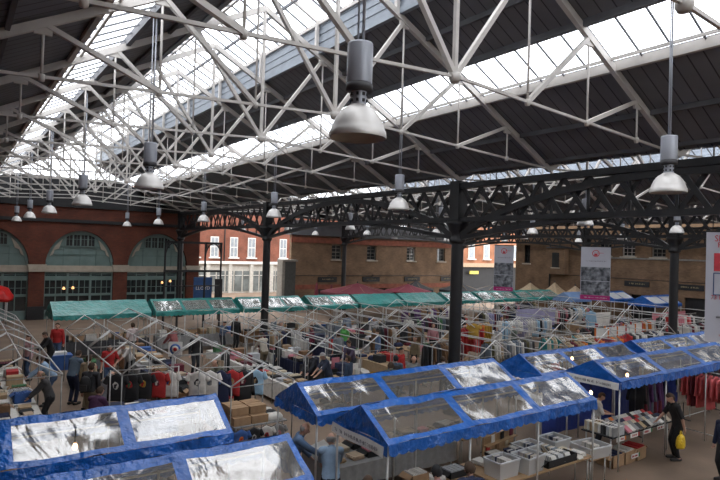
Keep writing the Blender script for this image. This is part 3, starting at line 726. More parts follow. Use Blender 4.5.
# ------------------------------------------------------------------ tables and goods
NAMED = {'white': (.62, .6, .56), 'grey': (.25, .25, .25), 'brown': (.2, .11, .055), 'black': (.015, .015, .017), 'red': (.4, .025, .025), 'blue': (.04, .11, .33), 'tan': (.38, .27, .16), 'cream': (.52, .45, .33),
         'green': (.05, .17, .07), 'pink': (.55, .2, .24), 'navy': (.014, .02, .06), 'maroon': (.13, .015, .03), 'olive': (.12, .11, .055), 'lilac': (.34, .33, .5), 'mustard': (.45, .27, .04), 'pale blue': (.3, .47, .62), 'orange': (.6, .17, .03),
         'beige': (.45, .35, .25), 'purple': (.1, .04, .14), 'dark green': (.02, .07, .04), 'silver': (.42, .43, .45), 'coral': (.65, .13, .14), 'teal': (.03, .2, .2), 'charcoal': (.05, .05, .055), 'slate': (.13, .16, .2)}
def nm(c, rough=.8): return colmat(NAMED[c], rough)
def book_mesh():
    a, b = MB(), None; mb = MB()
    mb.box((0, -.018, 0), (.15, .004, .22)); mb.box((0, .018, 0), (.15, .004, .22)); mb.box((-.074, 0, 0), (.004, .04, .22)); mb.cur = 1; mb.box((.0, 0, 0), (.142, .032, .208)); m = mb.mesh('book'); m.materials.append(M_dark); m.materials.append(M_paper); return m
def box_mesh(w, d, h, t=.012, open_=True, fill=True, name='box'):
    mb = MB()
    if not open_: mb.box((0, 0, h/2), (w, d, h)); mb.box((0, 0, h+.002), (w*.98, .05, .004))
    else:
        mb.box((0, 0, t/2), (w, d, t))
        for s in (-1, 1): mb.box((s*(w/2-t/2), 0, h/2), (t, d, h)); mb.box((0, s*(d/2-t/2), h/2), (w, t, h))
        for s in (-1, 1): mb.add([(s*w/2, -d/2, h), (s*w/2, d/2, h), (s*(w/2+.1), d/2, h-.07), (s*(w/2+.1), -d/2, h-.07), (s*w/2, -d/2, h+.006), (s*w/2, d/2, h+.006), (s*(w/2+.1), d/2, h-.064), (s*(w/2+.1), -d/2, h-.064)], [(0, 1, 2, 3), (7, 6, 5, 4), (0, 4, 5, 1), (2, 6, 7, 3), (1, 5, 6, 2), (0, 3, 7, 4)])
    m = mb.mesh(name); m.materials.append(M_dark)
    if fill and open_:
        mb = MB(); rd = random.Random(int(w*1000)); x = -w/2+.03
        while x < w/2-.04: q = rd.uniform(.012, .03); mb.box((x, 0, h*.5+.02), (q*.8, d*.86, h*(.86+rd.random()*.22))); x += q
        return m, mb.mesh('contents')
    return m, None
def pile_mesh(n, w, d, t, seed):
    mb = MB(); rd = random.Random(seed); z = 0
    for i in range(n):
        q = t*rd.uniform(.7, 1.2); mb.box((rd.uniform(-.015, .015), rd.uniform(-.015, .015), z+q/2), (w*rd.uniform(.93, 1), d*rd.uniform(.93, 1), q*.94), rd.uniform(-.12, .12)); z += q
    m = mb.mesh('pile'); m.materials.append(M_dark); return m
def cloth_pile(seed):
    mb = MB(); rd = random.Random(seed); rr = []
    for z, s in ((0, 1), (.05, 1.04), (.11, .98), (.16, .8), (.18, .3)): rr.append([(s*.22*math.copysign(abs(math.cos(t))**.6, math.cos(t))*(1+.08*rd.uniform(-1, 1)), s*.16*math.copysign(abs(math.sin(t))**.6, math.sin(t))*(1+.1*rd.uniform(-1, 1)), z+.012*rd.uniform(-1, 1)) for t in [2*PI*k/18 for k in range(18)]])
    mb.rings(rr); m = mb.mesh('clothes_pile'); m.materials.append(M_dark); return m
BOOK = book_mesh()
CARD, CARDF = box_mesh(.42, .32, .26); CLOSED, _ = box_mesh(.46, .34, .28, open_=False); TRAY, TRAYF = box_mesh(.5, .36, .13)
LOW, _ = box_mesh(.46, .34, .2, open_=False)
PILES = [pile_mesh(n, w, d, t, s) for n, w, d, t, s in ((7, .31, .31, .012, 1), (12, .22, .3, .01, 2), (5, .4, .3, .02, 3))]; CLOTHS = [cloth_pile(s) for s in (4, 5)]
FRAME_M = MB().box((0, 0, .2), (.36, .03, .42)).box((0, -.02, .2), (.3, .02, .36)).mesh('framed_picture'); FRAME_M.materials.append(M_dark)
def put(kind, me, x, y, z, rz, mt, label, cat, group=None, fill=None, fmt=None):
    o = link(kind, me, None, (x, y, z), rz, mt); tag(o, label, cat, group)
    if fill: link('contents', fill, o, mt=fmt or M_paper)
    return o
def table(x, y, lx, ly, label, cloth=None, h=.78, skirt=0., group='market tables'):
    o = empty('trestle_table', (x, y, 0), label, 'table', group)
    MB().box((0, 0, h-.015), (lx, ly, .03)).build('table_top', colmat(NAMED[cloth]) if cloth else M_wood, o)
    for sx in (-1, 1):
        for sy in (-1, 1): MB().tube((sx*(lx/2-.08), sy*(ly/2-.1), 0), (sx*(lx/2-.08), sy*(ly/2-.1), h-.03), .02, 6).build('leg', M_steel, o)
    if skirt:
        mb = MB(); n = int((lx+ly)*2/.09); per = [(-lx/2, -ly/2), (lx/2, -ly/2), (lx/2, ly/2), (-lx/2, ly/2), (-lx/2, -ly/2)]; pts = []
        for (ax, ay), (bx_, by) in zip(per, per[1:]):
            L = math.hypot(bx_-ax, by-ay); k = max(2, int(L/.07)); nx, ny = (by-ay)/L, -(bx_-ax)/L
            for i in range(k): t = i/k; w = .02+.018*math.sin(i*1.7); pts.append((ax+(bx_-ax)*t, ay+(by-ay)*t, nx*w, ny*w))
        m = len(pts); mb.add([(a+c*.3, b+d*.3, h+.004) for a, b, c, d in pts]+[(a+c, b+d, h-skirt) for a, b, c, d in pts], [(i, (i+1) % m, m+(i+1) % m, m+i) for i in range(m)], True)
        mb.build('cloth_skirt', colmat(NAMED[cloth or 'white']), o)
    return o
def goods(rd, x, y, lx, ly, n, where, z=.78, kinds=None, cols=None):
    """n loose goods spread over a table, each with its own kind and colour"""
    cells = []; nx = max(1, int(lx/.5)); ny = max(1, int(ly/.42))
    for i in range(nx):
        for j in range(ny): cells.append((x-lx/2+lx*(i+.5)/nx, y-ly/2+ly*(j+.5)/ny))
    rd.shuffle(cells); usedl = set(); K = kinds or ['card', 'tray', 'pile', 'pile2', 'cloth', 'pic', 'closed', 'pile3']
    for cx, cy in cells[:n]:
        for _ in range(30):
            k = rd.choice(K); c = rd.choice(cols or ['white', 'white', 'cream', 'grey', 'tan', 'red', 'blue', 'black', 'brown', 'silver', 'beige', 'maroon', 'navy', 'green', 'pink'])
            if (k, c) not in usedl: break
        else: continue
        usedl.add((k, c)); rz = rd.choice((0, PI/2))+rd.uniform(-.1, .1)
        if k == 'card': put('cardboard_box', CARD, cx, cy, z, rz, nm(c) if rd.random() < .4 else M_card, 'open box of %s sleeves on %s' % (c, where), 'box', 'goods on the market tables', CARDF, nm(c))
        elif k == 'tray': put('goods_tray', TRAY, cx, cy, z, rz, nm('black'), 'shallow black tray of %s cases on %s' % (c, where), 'tray', 'goods on the market tables', TRAYF, nm(c))
        elif k == 'closed': put('cardboard_box', CLOSED, cx, cy, z, rz, nm(c), 'closed %s box on %s' % (c, where), 'box', 'goods on the market tables')
        elif k == 'cloth': put('clothes_pile', CLOTHS[rd.randrange(2)], cx, cy, z, rz, nm(c), 'folded %s clothes on %s' % (c, where), 'clothes', 'goods on the market tables')
        elif k == 'pic': put('framed_picture', FRAME_M, cx, cy, z, rz, nm(c), '%s framed picture standing on %s' % (c, where), 'picture', 'goods on the market tables')
        else: j = {'pile': 0, 'pile2': 1, 'pile3': 2}[k]; put('record_pile' if j != 1 else 'magazine_pile', PILES[j], cx, cy, z, rz, nm(c), '%s %s on %s' % (c, ('pile of records', 'pile of magazines', 'pile of flat boxes')[j], where), 'pile', 'goods on the market tables')
SKIP = {(1, 2), (2, 0), (3, 0), (3, 1), (5, 0)}
cloths = [None, 'white', None, 'tan', 'charcoal', 'black', None, 'brown', 'grey', 'navy']
rd = random.Random(11); cnt = {}
for (i, j, x, y, hw) in FRAMES:
    for b in (0, 1):
        k = j*2+b
        if (i, k) in SKIP or (i >= 7 and k < 4) or (i >= 5 and i < 7 and k == 1): continue
        tw = min(1.25, 2*hw-.3); ty = y+1.1+2.2*b; cnt[i] = cnt.get(i, 0)+1
        if not seen([(x, ty, .8)], 5): continue
        w_ = 'the %s table %s' % (ORD[cnt[i]-1], colname[i]); c = cloths[rd.randrange(len(cloths))] if i else 'white'
        table(x, ty, tw, 1.95, ('%s table, %s from the front under the frames %s' % (('%s-covered' % c) if c else 'bare plywood', ORD[cnt[i]-1], colname[i])), c, skirt=(.5 if c else 0))
        goods(rd, x, ty, tw-.05, 1.85, 9 if i < 5 else 7 if i < 7 else 5, w_, kinds=['card', 'tray', 'pile', 'pile2', 'closed', 'pile3'] if i < 3 else None)
# the long table with a hanging cloth, right of the T-shirts
table(9.75, 18.3, 1.05, 3.4, 'long table covered by a pale cloth hanging to the floor, right of T-shirts', 'white', skirt=.62)
goods(rd, 9.75, 18.3, 1.0, 3.3, 14, 'the long white cloth table', kinds=['pile', 'pile2', 'pile3', 'tray'], cols=['white', 'cream', 'grey', 'silver', 'tan', 'black', 'blue', 'red'])
# tables beneath the teal roofs
for q, (a, b, l) in enumerate(((4.0, 8.0, 'the teal stall by the arches'), (8.4, 12.6, 'the teal stall by the blue sign'), (13.0, 16.8, 'the teal stall at the second column'), (17.4, 20.4, 'the teal stall by the folded parasols'), (20.8, 24.1, 'the teal stall below the large parasol'), (24.5, 27.8, 'the teal stall below the bright parasol'), (31.7, 35.5, 'the teal stall right of the thick column'))):
    cx, L = (a+b)/2, b-a; table(cx, 29.15, L, .7, 'long cloth-covered table at the front of %s' % l, ('charcoal', 'grey', 'brown', 'slate')[q % 4], skirt=.6); goods(rd, cx, 29.15, L-.1, .6, 8, l, kinds=['card', 'closed', 'pic', 'pile3'], cols=['grey', 'silver', 'white', 'slate', 'charcoal', 'blue', 'cream', 'black', 'tan'])
# ------------------------------------------------------------------ clothes
def garment_mesh(kind, seed):
    rd = random.Random(seed); mb = MB(); L = {'tee': .68, 'shirt': .74, 'coat': 1.02, 'dress': 1.1}[kind]; n = 20; rr = []
    rows = 12
    for i in range(rows+1):
        t = i/rows; z = -t*L
        w = {'tee': .225, 'shirt': .22, 'coat': .23, 'dress': .19+.1*t}[kind]
        if t < .12: w = .07+(w-.07)*min(1, (t/.12)**.7)
        th = (.03+.03*min(1, t*4))*(1+.25*math.sin(i*.9+seed)); fold = lambda a: 1+.14*t*math.sin(5*a+seed)+.06*math.sin(11*a+i*.3)
        rr.append([(th*math.sin(a)*fold(a), w*math.copysign(abs(math.cos(a))**.8, math.cos(a))*(1+.04*t*math.sin(3*a+seed)), z-.03*abs(math.cos(a))*(1 if t < .2 else .3)) for a in [2*PI*k/n for k in range(n)]])
    mb.rings(rr)
    sl = {'tee': .2, 'shirt': .56, 'coat': .6, 'dress': .0}[kind]
    if sl:
        for s in (-1, 1):
            rr = []
            spread = .5 if kind == 'tee' else .16
            for i in range(6):
                t = i/5; c = Vector((.0+.012*math.sin(t*4+seed), s*(.19+sl*t*spread), -.09-sl*t*(.85 if kind == 'tee' else .97))); w = (.085 if kind == 'tee' else .075)*(1-.3*t)
                rr.append([(c.x+.035*math.sin(a), c.y+s*w*math.cos(a)*.9, c.z+w*math.cos(a)*(.5 if kind == 'tee' else .12)) for a in [2*PI*k/10 for k in range(10)]])
            mb.rings(rr)
    m = mb.mesh('garment_'+kind); m.materials.append(M_dark); return m
GM = {k: [garment_mesh(k, s) for s in (1, 2)] for k in ('tee', 'shirt', 'coat', 'dress')}
hb = MB(); hb.path([(0, -.2, -.06), (0, 0, .02), (0, .2, -.06), (0, -.2, -.06)], .007, 5); hb.path([(0, 0, .02), (0, 0, .05), (0, .02, .075), (0, .0, .095), (0, -.018, .08)], .005, 5); HANG = hb.mesh('hanger'); HANG.materials.append(M_rail)
GN = {'tee': ('t_shirt', 'T-shirt'), 'shirt': ('shirt', 'shirt'), 'coat': ('jacket', 'jacket'), 'dress': ('dress', 'dress')}
def garment(kind, x, y, z, rz, c, label, group, v=0, hanger=True):
    o = link(GN[kind][0], GM[kind][v], None, (x, y, z), rz, nm(c)); tag(o, label, GN[kind][1].lower() if kind != 'tee' else 't-shirt', group)
    if hanger: link('hanger', HANG, o)
    return o
def rail(x0, y0, x1, y1, h, name, n, cols, kinds, posts=True, rd=None, jitter=.1):
    rd = rd or random.Random(int(x0*97+y0*13)); L = math.hypot(x1-x0, y1-y0); a = math.atan2(y1-y0, x1-x0)
    o = empty('clothes_rail', (x0, y0, 0), 'metal clothes rail: '+name, 'clothes rail', 'clothes rails', a)
    MB().tube((-.05, 0, h), (L+.05, 0, h), .016, 8).build('hanging_bar', M_steel, o)
    for u in (0, L): MB().tube((u, 0, .05), (u, 0, h), .018, 8).build('post', M_rail, o); MB().tube((u, -.25, .05), (u, .25, .05), .018, 6).build('foot', M_rail, o)
    MB().tube((0, 0, .12), (L, 0, .12), .014, 6).build('lower_bar', M_steel, o)
    for i in range(n):
        u = L*(i+.5)/n; c = cols[rd.randrange(len(cols))]; k = rd.choice(kinds)
        garment(k, x0+math.cos(a)*u, y0+math.sin(a)*u, h-.095+.016, a+rd.uniform(-jitter, jitter), c, '%s %s, %s garment along the %s' % (c, GN[k][1], ORD[i] if i < 20 else 'last', name), 'clothes on the '+name, rd.randrange(2))
rail(18.1, 16.4, 21.2, 16.5, 1.75, 'grey coats rail', 16, ['grey', 'olive', 'slate', 'silver', 'beige', 'white', 'white', 'charcoal', 'grey'], ['coat', 'shirt'])
rail(21.7, 16.3, 25.3, 16.2, 1.75, 'beige clothes rail', 19, ['beige', 'white', 'tan', 'brown', 'cream', 'dark green', 'cream', 'teal', 'beige'], ['coat', 'shirt', 'dress'])
rail(15.55, 17.3, 17.6, 17.3, 1.75, 'dark rail left of the thick column', 12, ['charcoal', 'black', 'brown', 'grey', 'tan', 'maroon'], ['dress', 'coat'])
rail(18.3, 18.1, 19.7, 18.1, 2.15, 'red rail right of the thick column', 8, ['red', 'red', 'coral', 'red', 'maroon'], ['coat', 'dress'])
rail(20.9, 20.2, 22.6, 20.2, 1.95, 'mustard rail', 9, ['mustard', 'olive', 'mustard', 'tan', 'orange'], ['shirt', 'coat'])
rail(24.6, 20.9, 28.4, 20.9, 1.85, 'pale blue rail', 18, ['pale blue', 'white', 'lilac', 'white', 'silver', 'black'], ['shirt', 'coat'])
rail(26.7, 17.6, 30.2, 17.6, 1.75, 'dark red rail', 16, ['black', 'maroon', 'red', 'charcoal', 'navy', 'red'], ['coat', 'shirt'])
rail(31.1, 18.1, 34.6, 18.1, 1.8, 'mixed rail below the second banner', 15, ['white', 'black', 'silver', 'navy', 'pink', 'charcoal', 'orange'], ['shirt', 'coat', 'dress'])
rail(36.4, 18.6, 41.2, 18.6, 1.8, 'far pink and white rail', 17, ['pink', 'white', 'black', 'pink', 'white', 'coral', 'red'], ['shirt', 'coat'])
rail(20.0, 23.8, 24.4, 23.8, 1.8, 'mixed rail behind the thick column', 17, ['charcoal', 'purple', 'white', 'maroon', 'slate', 'green', 'black'], ['coat', 'shirt'])
rail(26.2, 24.6, 31.2, 24.6, 1.8, 'long mixed rail before the first banner', 19, ['navy', 'white', 'brown', 'black', 'lilac', 'maroon', 'olive'], ['coat', 'shirt', 'dress'])
rail(33.0, 24.6, 38.2, 24.6, 1.8, 'farthest rail by the marquees', 18, ['white', 'pink', 'black', 'tan', 'pale blue', 'charcoal'], ['coat', 'shirt'])
rail(18.85, 7.55, 18.95, 9.0, 2.0, 'coral clothes rail at the right', 10, ['coral', 'white', 'coral', 'coral', 'white', 'maroon'], ['shirt', 'coat'])
rail(17.0, 9.35, 18.55, 9.35, 1.8, 'dark rail behind the book table', 11, ['navy', 'purple', 'black', 'maroon', 'slate', 'charcoal', 'beige'], ['dress', 'coat'])
rail(20.2, 9.45, 22.6, 9.45, 1.85, 'dark green rail at the right edge', 12, ['dark green', 'charcoal', 'navy', 'maroon', 'black', 'dark green'], ['coat', 'dress'])
rail(11.2, 23.2, 12.9, 23.2, 1.7, 'rail behind the long black coat', 8, ['maroon', 'charcoal', 'white', 'navy', 'tan'], ['coat'])
rail(16.4, 21.9, 19.6, 21.9, 1.75, 'dark rail among the middle frames', 14, ['black', 'brown', 'charcoal', 'maroon', 'grey', 'white'], ['coat', 'dress'])
rail(20.4, 14.3, 24.8, 14.3, 1.95, 'brown and red rail behind the blue roofs', 18, ['brown', 'red', 'maroon', 'cream', 'tan', 'charcoal', 'dark green', 'orange'], ['coat', 'shirt'])
rail(25.6, 14.6, 30.4, 14.6, 1.95, 'black and red rail behind the blue roofs', 19, ['black', 'red', 'charcoal', 'maroon', 'white', 'navy'], ['coat', 'shirt'])
rail(32.2, 15.2, 38.0, 15.2, 1.95, 'white and red rail before the right column', 19, ['white', 'pink', 'red', 'black', 'maroon', 'silver'], ['coat', 'shirt'])
rail(22.2, 26.6, 26.0, 26.6, 1.95, 'rail under the bright parasol', 15, ['black', 'brown', 'red', 'white', 'charcoal', 'purple'], ['coat'])
rail(31.0, 27.2, 35.4, 27.2, 1.95, 'rail before the teal roof right of the thick column', 17, ['maroon', 'black', 'tan', 'navy', 'white', 'pink', 'olive'], ['coat', 'shirt'])
# T-shirts hung up to show their fronts
def print_patch(seed, c1, c2):
    rd = random.Random(seed); mb = MB(); n = 14
    mb.add([(-.066, (.075+.02*rd.uniform(-1, 1))*math.cos(2*PI*k/n), -.3+(.1+.02*rd.uniform(-1, 1))*math.sin(2*PI*k/n)) for k in range(n)]+[(-.05, .07*math.cos(2*PI*k/n), -.3+.09*math.sin(2*PI*k/n)) for k in range(n)], [tuple(range(n))[::-1]]+[(k, (k+1) % n, n+(k+1) % n, n+k) for k in range(n)])
    mb.cur = 1; mb.box((-.068, .01, -.31), (.006, .05, .1)); mb.box((-.068, -.02, -.27), (.006, .03, .05))
    m = mb.mesh('print'); m.materials.append(nm(c1)); m.materials.append(nm(c2)); return m
def show(x, y, z, rz, c, label, c1, c2, seed, kind='tee', s=1.):
    o = garment(kind, x, y, z, R(rz), c, label, 'T-shirts hung up for show'); link('print', print_patch(seed, c1, c2), o); o.scale = (s, s, s); return o
FACE = 55
o = empty('display_rail', (3.55, 16.25, 0), 'thin rail holding the left run of show T-shirts', 'display rail', None, R(-8)); MB().tube((0, 0, 1.98), (1.75, 0, 1.98), .015).build('bar', M_steel, o)
for u in (.0, 1.75): MB().tube((u, 0, 0), (u, 0, 2.0), .018).build('post', M_steel, o)
o = empty('display_rail', (5.6, 15.62, 0), 'thin rail holding the right run of show T-shirts', 'display rail', None, R(-18)); MB().tube((0, 0, 1.98), (1.9, 0, 1.98), .015).build('bar', M_steel, o)
for u in (.0, 1.9): MB().tube((u, 0, 0), (u, 0, 2.0), .018).build('post', M_steel, o)
for u, c, l, a, b, sd in ((.16, 'black', 'black T-shirt with white neck print, first on the left show rail', 'white', 'black', 1), (.5, 'black', 'black T-shirt with small red print, second on the left show rail', 'red', 'green', 2), (.84, 'black', 'black T-shirt with red, yellow and green print, third on the left show rail', 'mustard', 'red', 3),
        (1.2, 'red', 'red T-shirt hanging beside the white one', 'maroon', 'white', 4), (1.5, 'white', 'white T-shirt with orange and blue prints, by the red one', 'orange', 'blue', 5)):
    show(3.55+u*math.cos(R(-8)), 16.25+u*math.sin(R(-8)), 1.9, FACE, c, l, a, b, sd, s=1.06)
for u, c, l, a, b, sd, k in ((.1, 'white', 'white T-shirt with black figure print, first on the right show rail', 'black', 'white', 6, 'tee'), (.42, 'white', 'white T-shirt with grey badge print on the right show rail', 'grey', 'slate', 7, 'tee'), (.72, 'navy', 'navy jacket between the white and the red show T-shirts', 'black', 'blue', 8, 'coat'),
        (1.02, 'red', 'red T-shirt with tan figure print on the right show rail', 'tan', 'mustard', 9, 'tee'), (1.34, 'black', 'black jacket right of the red T-shirt with tan figure', 'maroon', 'white', 10, 'coat'), (1.68, 'pale blue', 'pale blue T-shirt with black figure, last on the right show rail', 'black', 'tan', 11, 'tee')):
    show(5.6+u*math.cos(R(-18)), 15.62+u*math.sin(R(-18)), 1.9, FACE, c, l, a, b, sd, k, s=1.06)
table(4.45, 15.75, 1.3, .7, 'table under the left run of show T-shirts', 'blue', skirt=.4); goods(random.Random(3), 4.45, 15.75, 1.2, .6, 4, 'the blue table under the T-shirts')
# T-shirt stall with brown boxes behind the lower left blue roof
table(6.75, 14.3, 1.5, 1.2, 'table of brown boxes and folded T-shirts by the blue roof end', 'grey')
for k in range(6):
    put('cardboard_box', LOW, 6.25+.5*(k % 2)-.0, 13.95+.36*((k//2) % 3)-.0, .78, 0, M_card, 'brown box, lower layer of the T-shirt stall, %s row, %s side' % (ORD[k//2], ('left', 'right')[k % 2]), 'box', 'brown boxes of the T-shirt stall')
for k in range(4):
    put('cardboard_box', LOW, 6.25+.5*(k % 2), 14.1+.38*(k//2), 1.0, .04*k, M_card, 'brown box, upper layer of the T-shirt stall, %s row, %s side' % (ORD[k//2], ('left', 'right')[k % 2]), 'box', 'brown boxes of the T-shirt stall')
for k, c in enumerate(('white', 'black', 'white', 'charcoal')): put('clothes_pile', CLOTHS[k % 2], 7.2+.0*k, 13.9+.28*k, .78, 0, nm(c), 'folded %s T-shirts, %s pile right of the brown boxes' % (c, ORD[k]), 'clothes', 'folded T-shirts')
for k, (c, a, b, l) in enumerate((('blue', 'orange', 'red', 'blue T-shirt pinned below the brown boxes'), ('black', 'silver', 'black', 'black T-shirt with round grey print below the brown boxes'), ('white', 'red', 'black', 'white T-shirt with red neck and black print below the brown boxes'), ('grey', 'pink', 'grey', 'grey T-shirt at the table corner right of the white one'))):
    show(6.15+.35*k, 13.62, .74, 78, c, l, a, b, 30+k, s=.8)
# ------------------------------------------------------------------ book stall on the right
table(15.3, 8.6, 3.0, .9, 'long table packed with secondhand books, person in black at its end', 'black', .82)
bc = ['white', 'black', 'cream', 'silver', 'navy', 'grey', 'charcoal', 'tan', 'silver', 'red', 'grey', 'white', 'slate', 'pink', 'black', 'orange']; rb = random.Random(5)
for r in range(2):
    for k in range(11):
        o = put('book', BOOK, 14.0+.27*r, 8.21+.078*k, .93, R(90-0)+rb.uniform(-.03, .03)-PI/2, nm(rb.choice(bc[:8])), 'upright book, %s from the front in the %s row at the left end' % (ORD[k], ('outer', 'inner')[r]), 'book', 'upright books at the left end'); o.rotation_euler.y = rb.uniform(-.05, .05); o.scale = (1.4, 1.5, 1.05)
for r in range(4):
    for k in range(12):
        c = rb.choice(bc); o = put('book', BOOK, 14.62+.182*k, 8.24+.215*r, .9, rb.uniform(-.08, .08), nm(c), '%s book leaning in the %s row, %s from the left' % (c, ORD[r], ORD[k]), 'book', 'books in rows on the book table'); o.rotation_euler.x = -1.0; o.scale = (1.15, 1.2, .95)
def price_card(x, y, z, w, c, lab):
    o = tag(MB().box((0, 0, 0), (w, .008, .11)).build('price_card', M_paper, None, (x, y, z)), lab, 'price card', 'price cards on the book table')
    mb = MB(); squiggle(mb, -w*.4, w*.35, 0, .06, -.006, int(x*10), .004); mb.build('lettering', nm('red'), o); MB().box((w*.5+.04, 0, 0), (.07, .008, .1)).build('colour_spot', nm(c), o)
for x, c, l in ((14.1, 'orange', 'white price card with orange spot near the left end of the book table'), (14.75, 'red', 'white price card with red spot at the front of the book table'), (15.4, 'green', 'white price card with green spot, middle of the book table front'), (16.1, 'coral', 'white price card with coral spot near the person in black')):
    price_card(x, 8.12, .76, .36, c, l)
for k, (x, l) in enumerate(((14.2, 'left'), (14.75, 'middle'), (15.3, 'right'))):
    put('cardboard_box', CARD, x, 8.45, 0, .05*k, M_card, 'brown box of books on the floor under the book table, %s one' % l, 'box', 'boxes below the book table', CARDF, nm(('navy', 'white', 'red')[k])).scale = (1.25, 1.5, 1.2)
price_card(14.9, 8.17, .18, .34, 'green', 'white price card on the box below the book table')
# ------------------------------------------------------------------ record and disc stall in the middle
table(10.7, 8.35, 3.2, 1.25, 'table crowded with discs and plastic bins under the middle blue roof', None); table(7.9, 8.35, 2.2, 1.2, 'table of records below the white name strip end', None)
def bin_(x, y, z, rz, w, d, h, lab, n=9):
    o = empty('plastic_bin', (x, y, z), lab, 'plastic bin', 'clear plastic bins', R(rz)); mb = MB()
    rr = [[(sx*w/2*s, sy*d/2*s, zz) for sx, sy in ((-1, -1), (1, -1), (1, 1), (-1, 1))] for zz, s in ((.0, .9), (h, 1.0))]
    mb.rings(rr, False, False); mb.add([(sx*w*.45, sy*d*.45, .004) for sx, sy in ((-1, -1), (1, -1), (1, 1), (-1, 1))], [(0, 1, 2, 3)]); mb.build('tub', M_bin, o)
    mb = MB(); 
    for s in (-1, 1): mb.box((s*w/2, 0, h), (.03, d+.03, .025)); mb.box((0, s*d/2, h), (w+.03, .03, .025))
    mb.build('rim', mat('rim_plastic', (.62, .65, .68), .35), o)
    return o
CD = MB().box((0, 0, 0), (.13, .012, .125)).box((-.058, -.0, 0), (.01, .014, .126)).mesh('disc_case'); CD.materials.append(M_dark)
rb = random.Random(8)
def discs(x, y, z, rz, n, step, lab, group, lean=0., cols=('white', 'silver', 'grey', 'white', 'cream', 'slate', 'white', 'navy')):
    for k in range(n):
        u = (k-(n-1)/2)*step; c = rb.choice(cols); o = put('disc_case', CD, x-math.sin(R(rz))*u, y+math.cos(R(rz))*u, z, R(rz)+rb.uniform(-.05, .05), nm(c, .3), '%s disc case, %s from the front in %s' % (c, ORD[k], lab), 'disc case', group); o.rotation_euler.x = lean; o.scale = (1.4, 2.2, 1.4)
for k, (x, y, z, rz, w, d, h, l) in enumerate(((9.55, 8.1, .78, 0, .62, .46, .34, 'tall clear bin at the left of the disc table'), (10.25, 7.98, .78, 5, .6, .46, .34, 'tall clear bin at the front of the disc table'), (11.95, 8.55, .78, 0, .62, .5, .26, 'clear bin at the right end of the disc table'),
        (11.2, 8.75, .78, 0, .7, .4, .18, 'low clear bin at the back of the disc table'), (12.75, 8.1, .62, -6, .75, .6, .26, 'wide clear bin on the stand right of the disc table'))):
    bin_(x, y, z, rz, w, d, h, l); discs(x, y, z+h-.07, rz, 9 if h > .2 else 7, .042, ('the left tall bin', 'the front tall bin', 'the right end bin', 'the low back bin', 'the bin on the stand')[k], 'discs in the '+l)
o = empty('folding_stand', (12.75, 8.1, 0), 'small folding stand carrying the wide clear bin', 'stand'); MB().box((0, 0, .6), (.7, .5, .03)).build('stand_top', M_wood, o)
for sx in (-1, 1):
    for sy in (-1, 1): MB().tube((sx*.3, sy*.2, 0), (sx*.3, sy*.2, .6), .016).build('leg', M_steel, o)
o = link('disc_box', TRAY, None, (11.2, 7.95, .78), 0, nm('black')); tag(o, 'long black box of white disc cases at the front of the disc table', 'box'); o.scale = (2.1, 1.0, 1.2)
discs(10.95, 7.95, .9, 0, 6, .05, 'the left half of the long black box', 'discs in the long black box', -.5, ('white', 'white', 'silver')); discs(11.2, 7.95, .9, 0, 6, .05, 'the middle of the long black box', 'discs in the long black box', -.5, ('white', 'black', 'silver')); discs(11.45, 7.95, .9, 0, 6, .05, 'the right half of the long black box', 'discs in the long black box', -.5, ('white', 'white', 'grey'))
discs(10.55, 8.55, .88, 0, 9, .055, 'the loose row behind the bins, left', 'loose discs on the disc table', -.9); discs(10.8, 8.6, .88, 0, 9, .055, 'the loose row behind the bins, right', 'loose discs on the disc table', -.9); discs(11.55, 8.4, .88, 0, 8, .055, 'the loose row by the right end bin', 'loose discs on the disc table', -.9)
goods(random.Random(31), 9.9, 8.75, 1.0, .4, 2, 'the back left of the disc table', kinds=['pile', 'tray'], cols=['white', 'silver', 'cream'])
goods(random.Random(32), 12.0, 7.98, .5, .45, 1, 'the front right corner of the disc table', kinds=['pile'], cols=['white'])
discs(9.95, 8.3, .86, 0, 9, .06, 'the loose row between the left bins', 'loose discs on the disc table', -.9); discs(11.8, 8.0, .86, 0, 8, .06, 'the loose row right of the black box', 'loose discs on the disc table', -.9); discs(11.05, 8.42, .86, 90, 7, .06, 'the loose row behind the black box', 'loose discs on the disc table', -.9)
o = empty('display_shelf', (10.6, 9.05, .78), 'low wooden display shelf with cards at the back of the disc table', 'shelf', None, R(10)); MB().box((0, .05, .22), (1.3, .04, .44)).build('back_board', M_wood, o)
for z in (.05, .27): MB().box((0, -.03, z), (1.3, .12, .02)).build('ledge', M_wood, o)
for k, c in enumerate(('red', 'white', 'brown', 'black', 'cream', 'maroon')):
    put('picture_card', FRAME_M, 10.6-.5+.2*k, 8.97+.035*k, .84+(.22 if k % 2 else 0), R(10), nm(c), '%s picture card, %s on the display shelf' % (c, ORD[k]), 'card', 'cards on the display shelf').scale = (.4, .4, .42)
goods(random.Random(21), 7.9, 8.35, 2.1, 1.1, 8, 'the record table near the pink top', kinds=['card', 'tray', 'pile', 'pile3'], cols=['white', 'silver', 'grey', 'cream', 'black', 'slate'])
goods(random.Random(22), 8.7, 7.75, .9, .3, 2, 'the front corner of the record table', kinds=['pile'], cols=['white', 'silver'])
table(8.45, 10.75, 3.6, 1.3, 'table of prints below the rear middle blue roof', 'grey', skirt=.45); goods(random.Random(23), 8.45, 10.75, 3.5, 1.2, 13, 'the print table', kinds=['pile', 'pile2', 'pile3', 'tray'], cols=['white', 'cream', 'grey', 'silver', 'tan', 'beige', 'brown', 'blue', 'pink'])
table(11.4, 10.75, 1.9, 1.3, 'bare table right of the print table under the same blue roof', None); goods(random.Random(24), 11.4, 10.75, 1.8, 1.2, 6, 'the bare table by the print table')
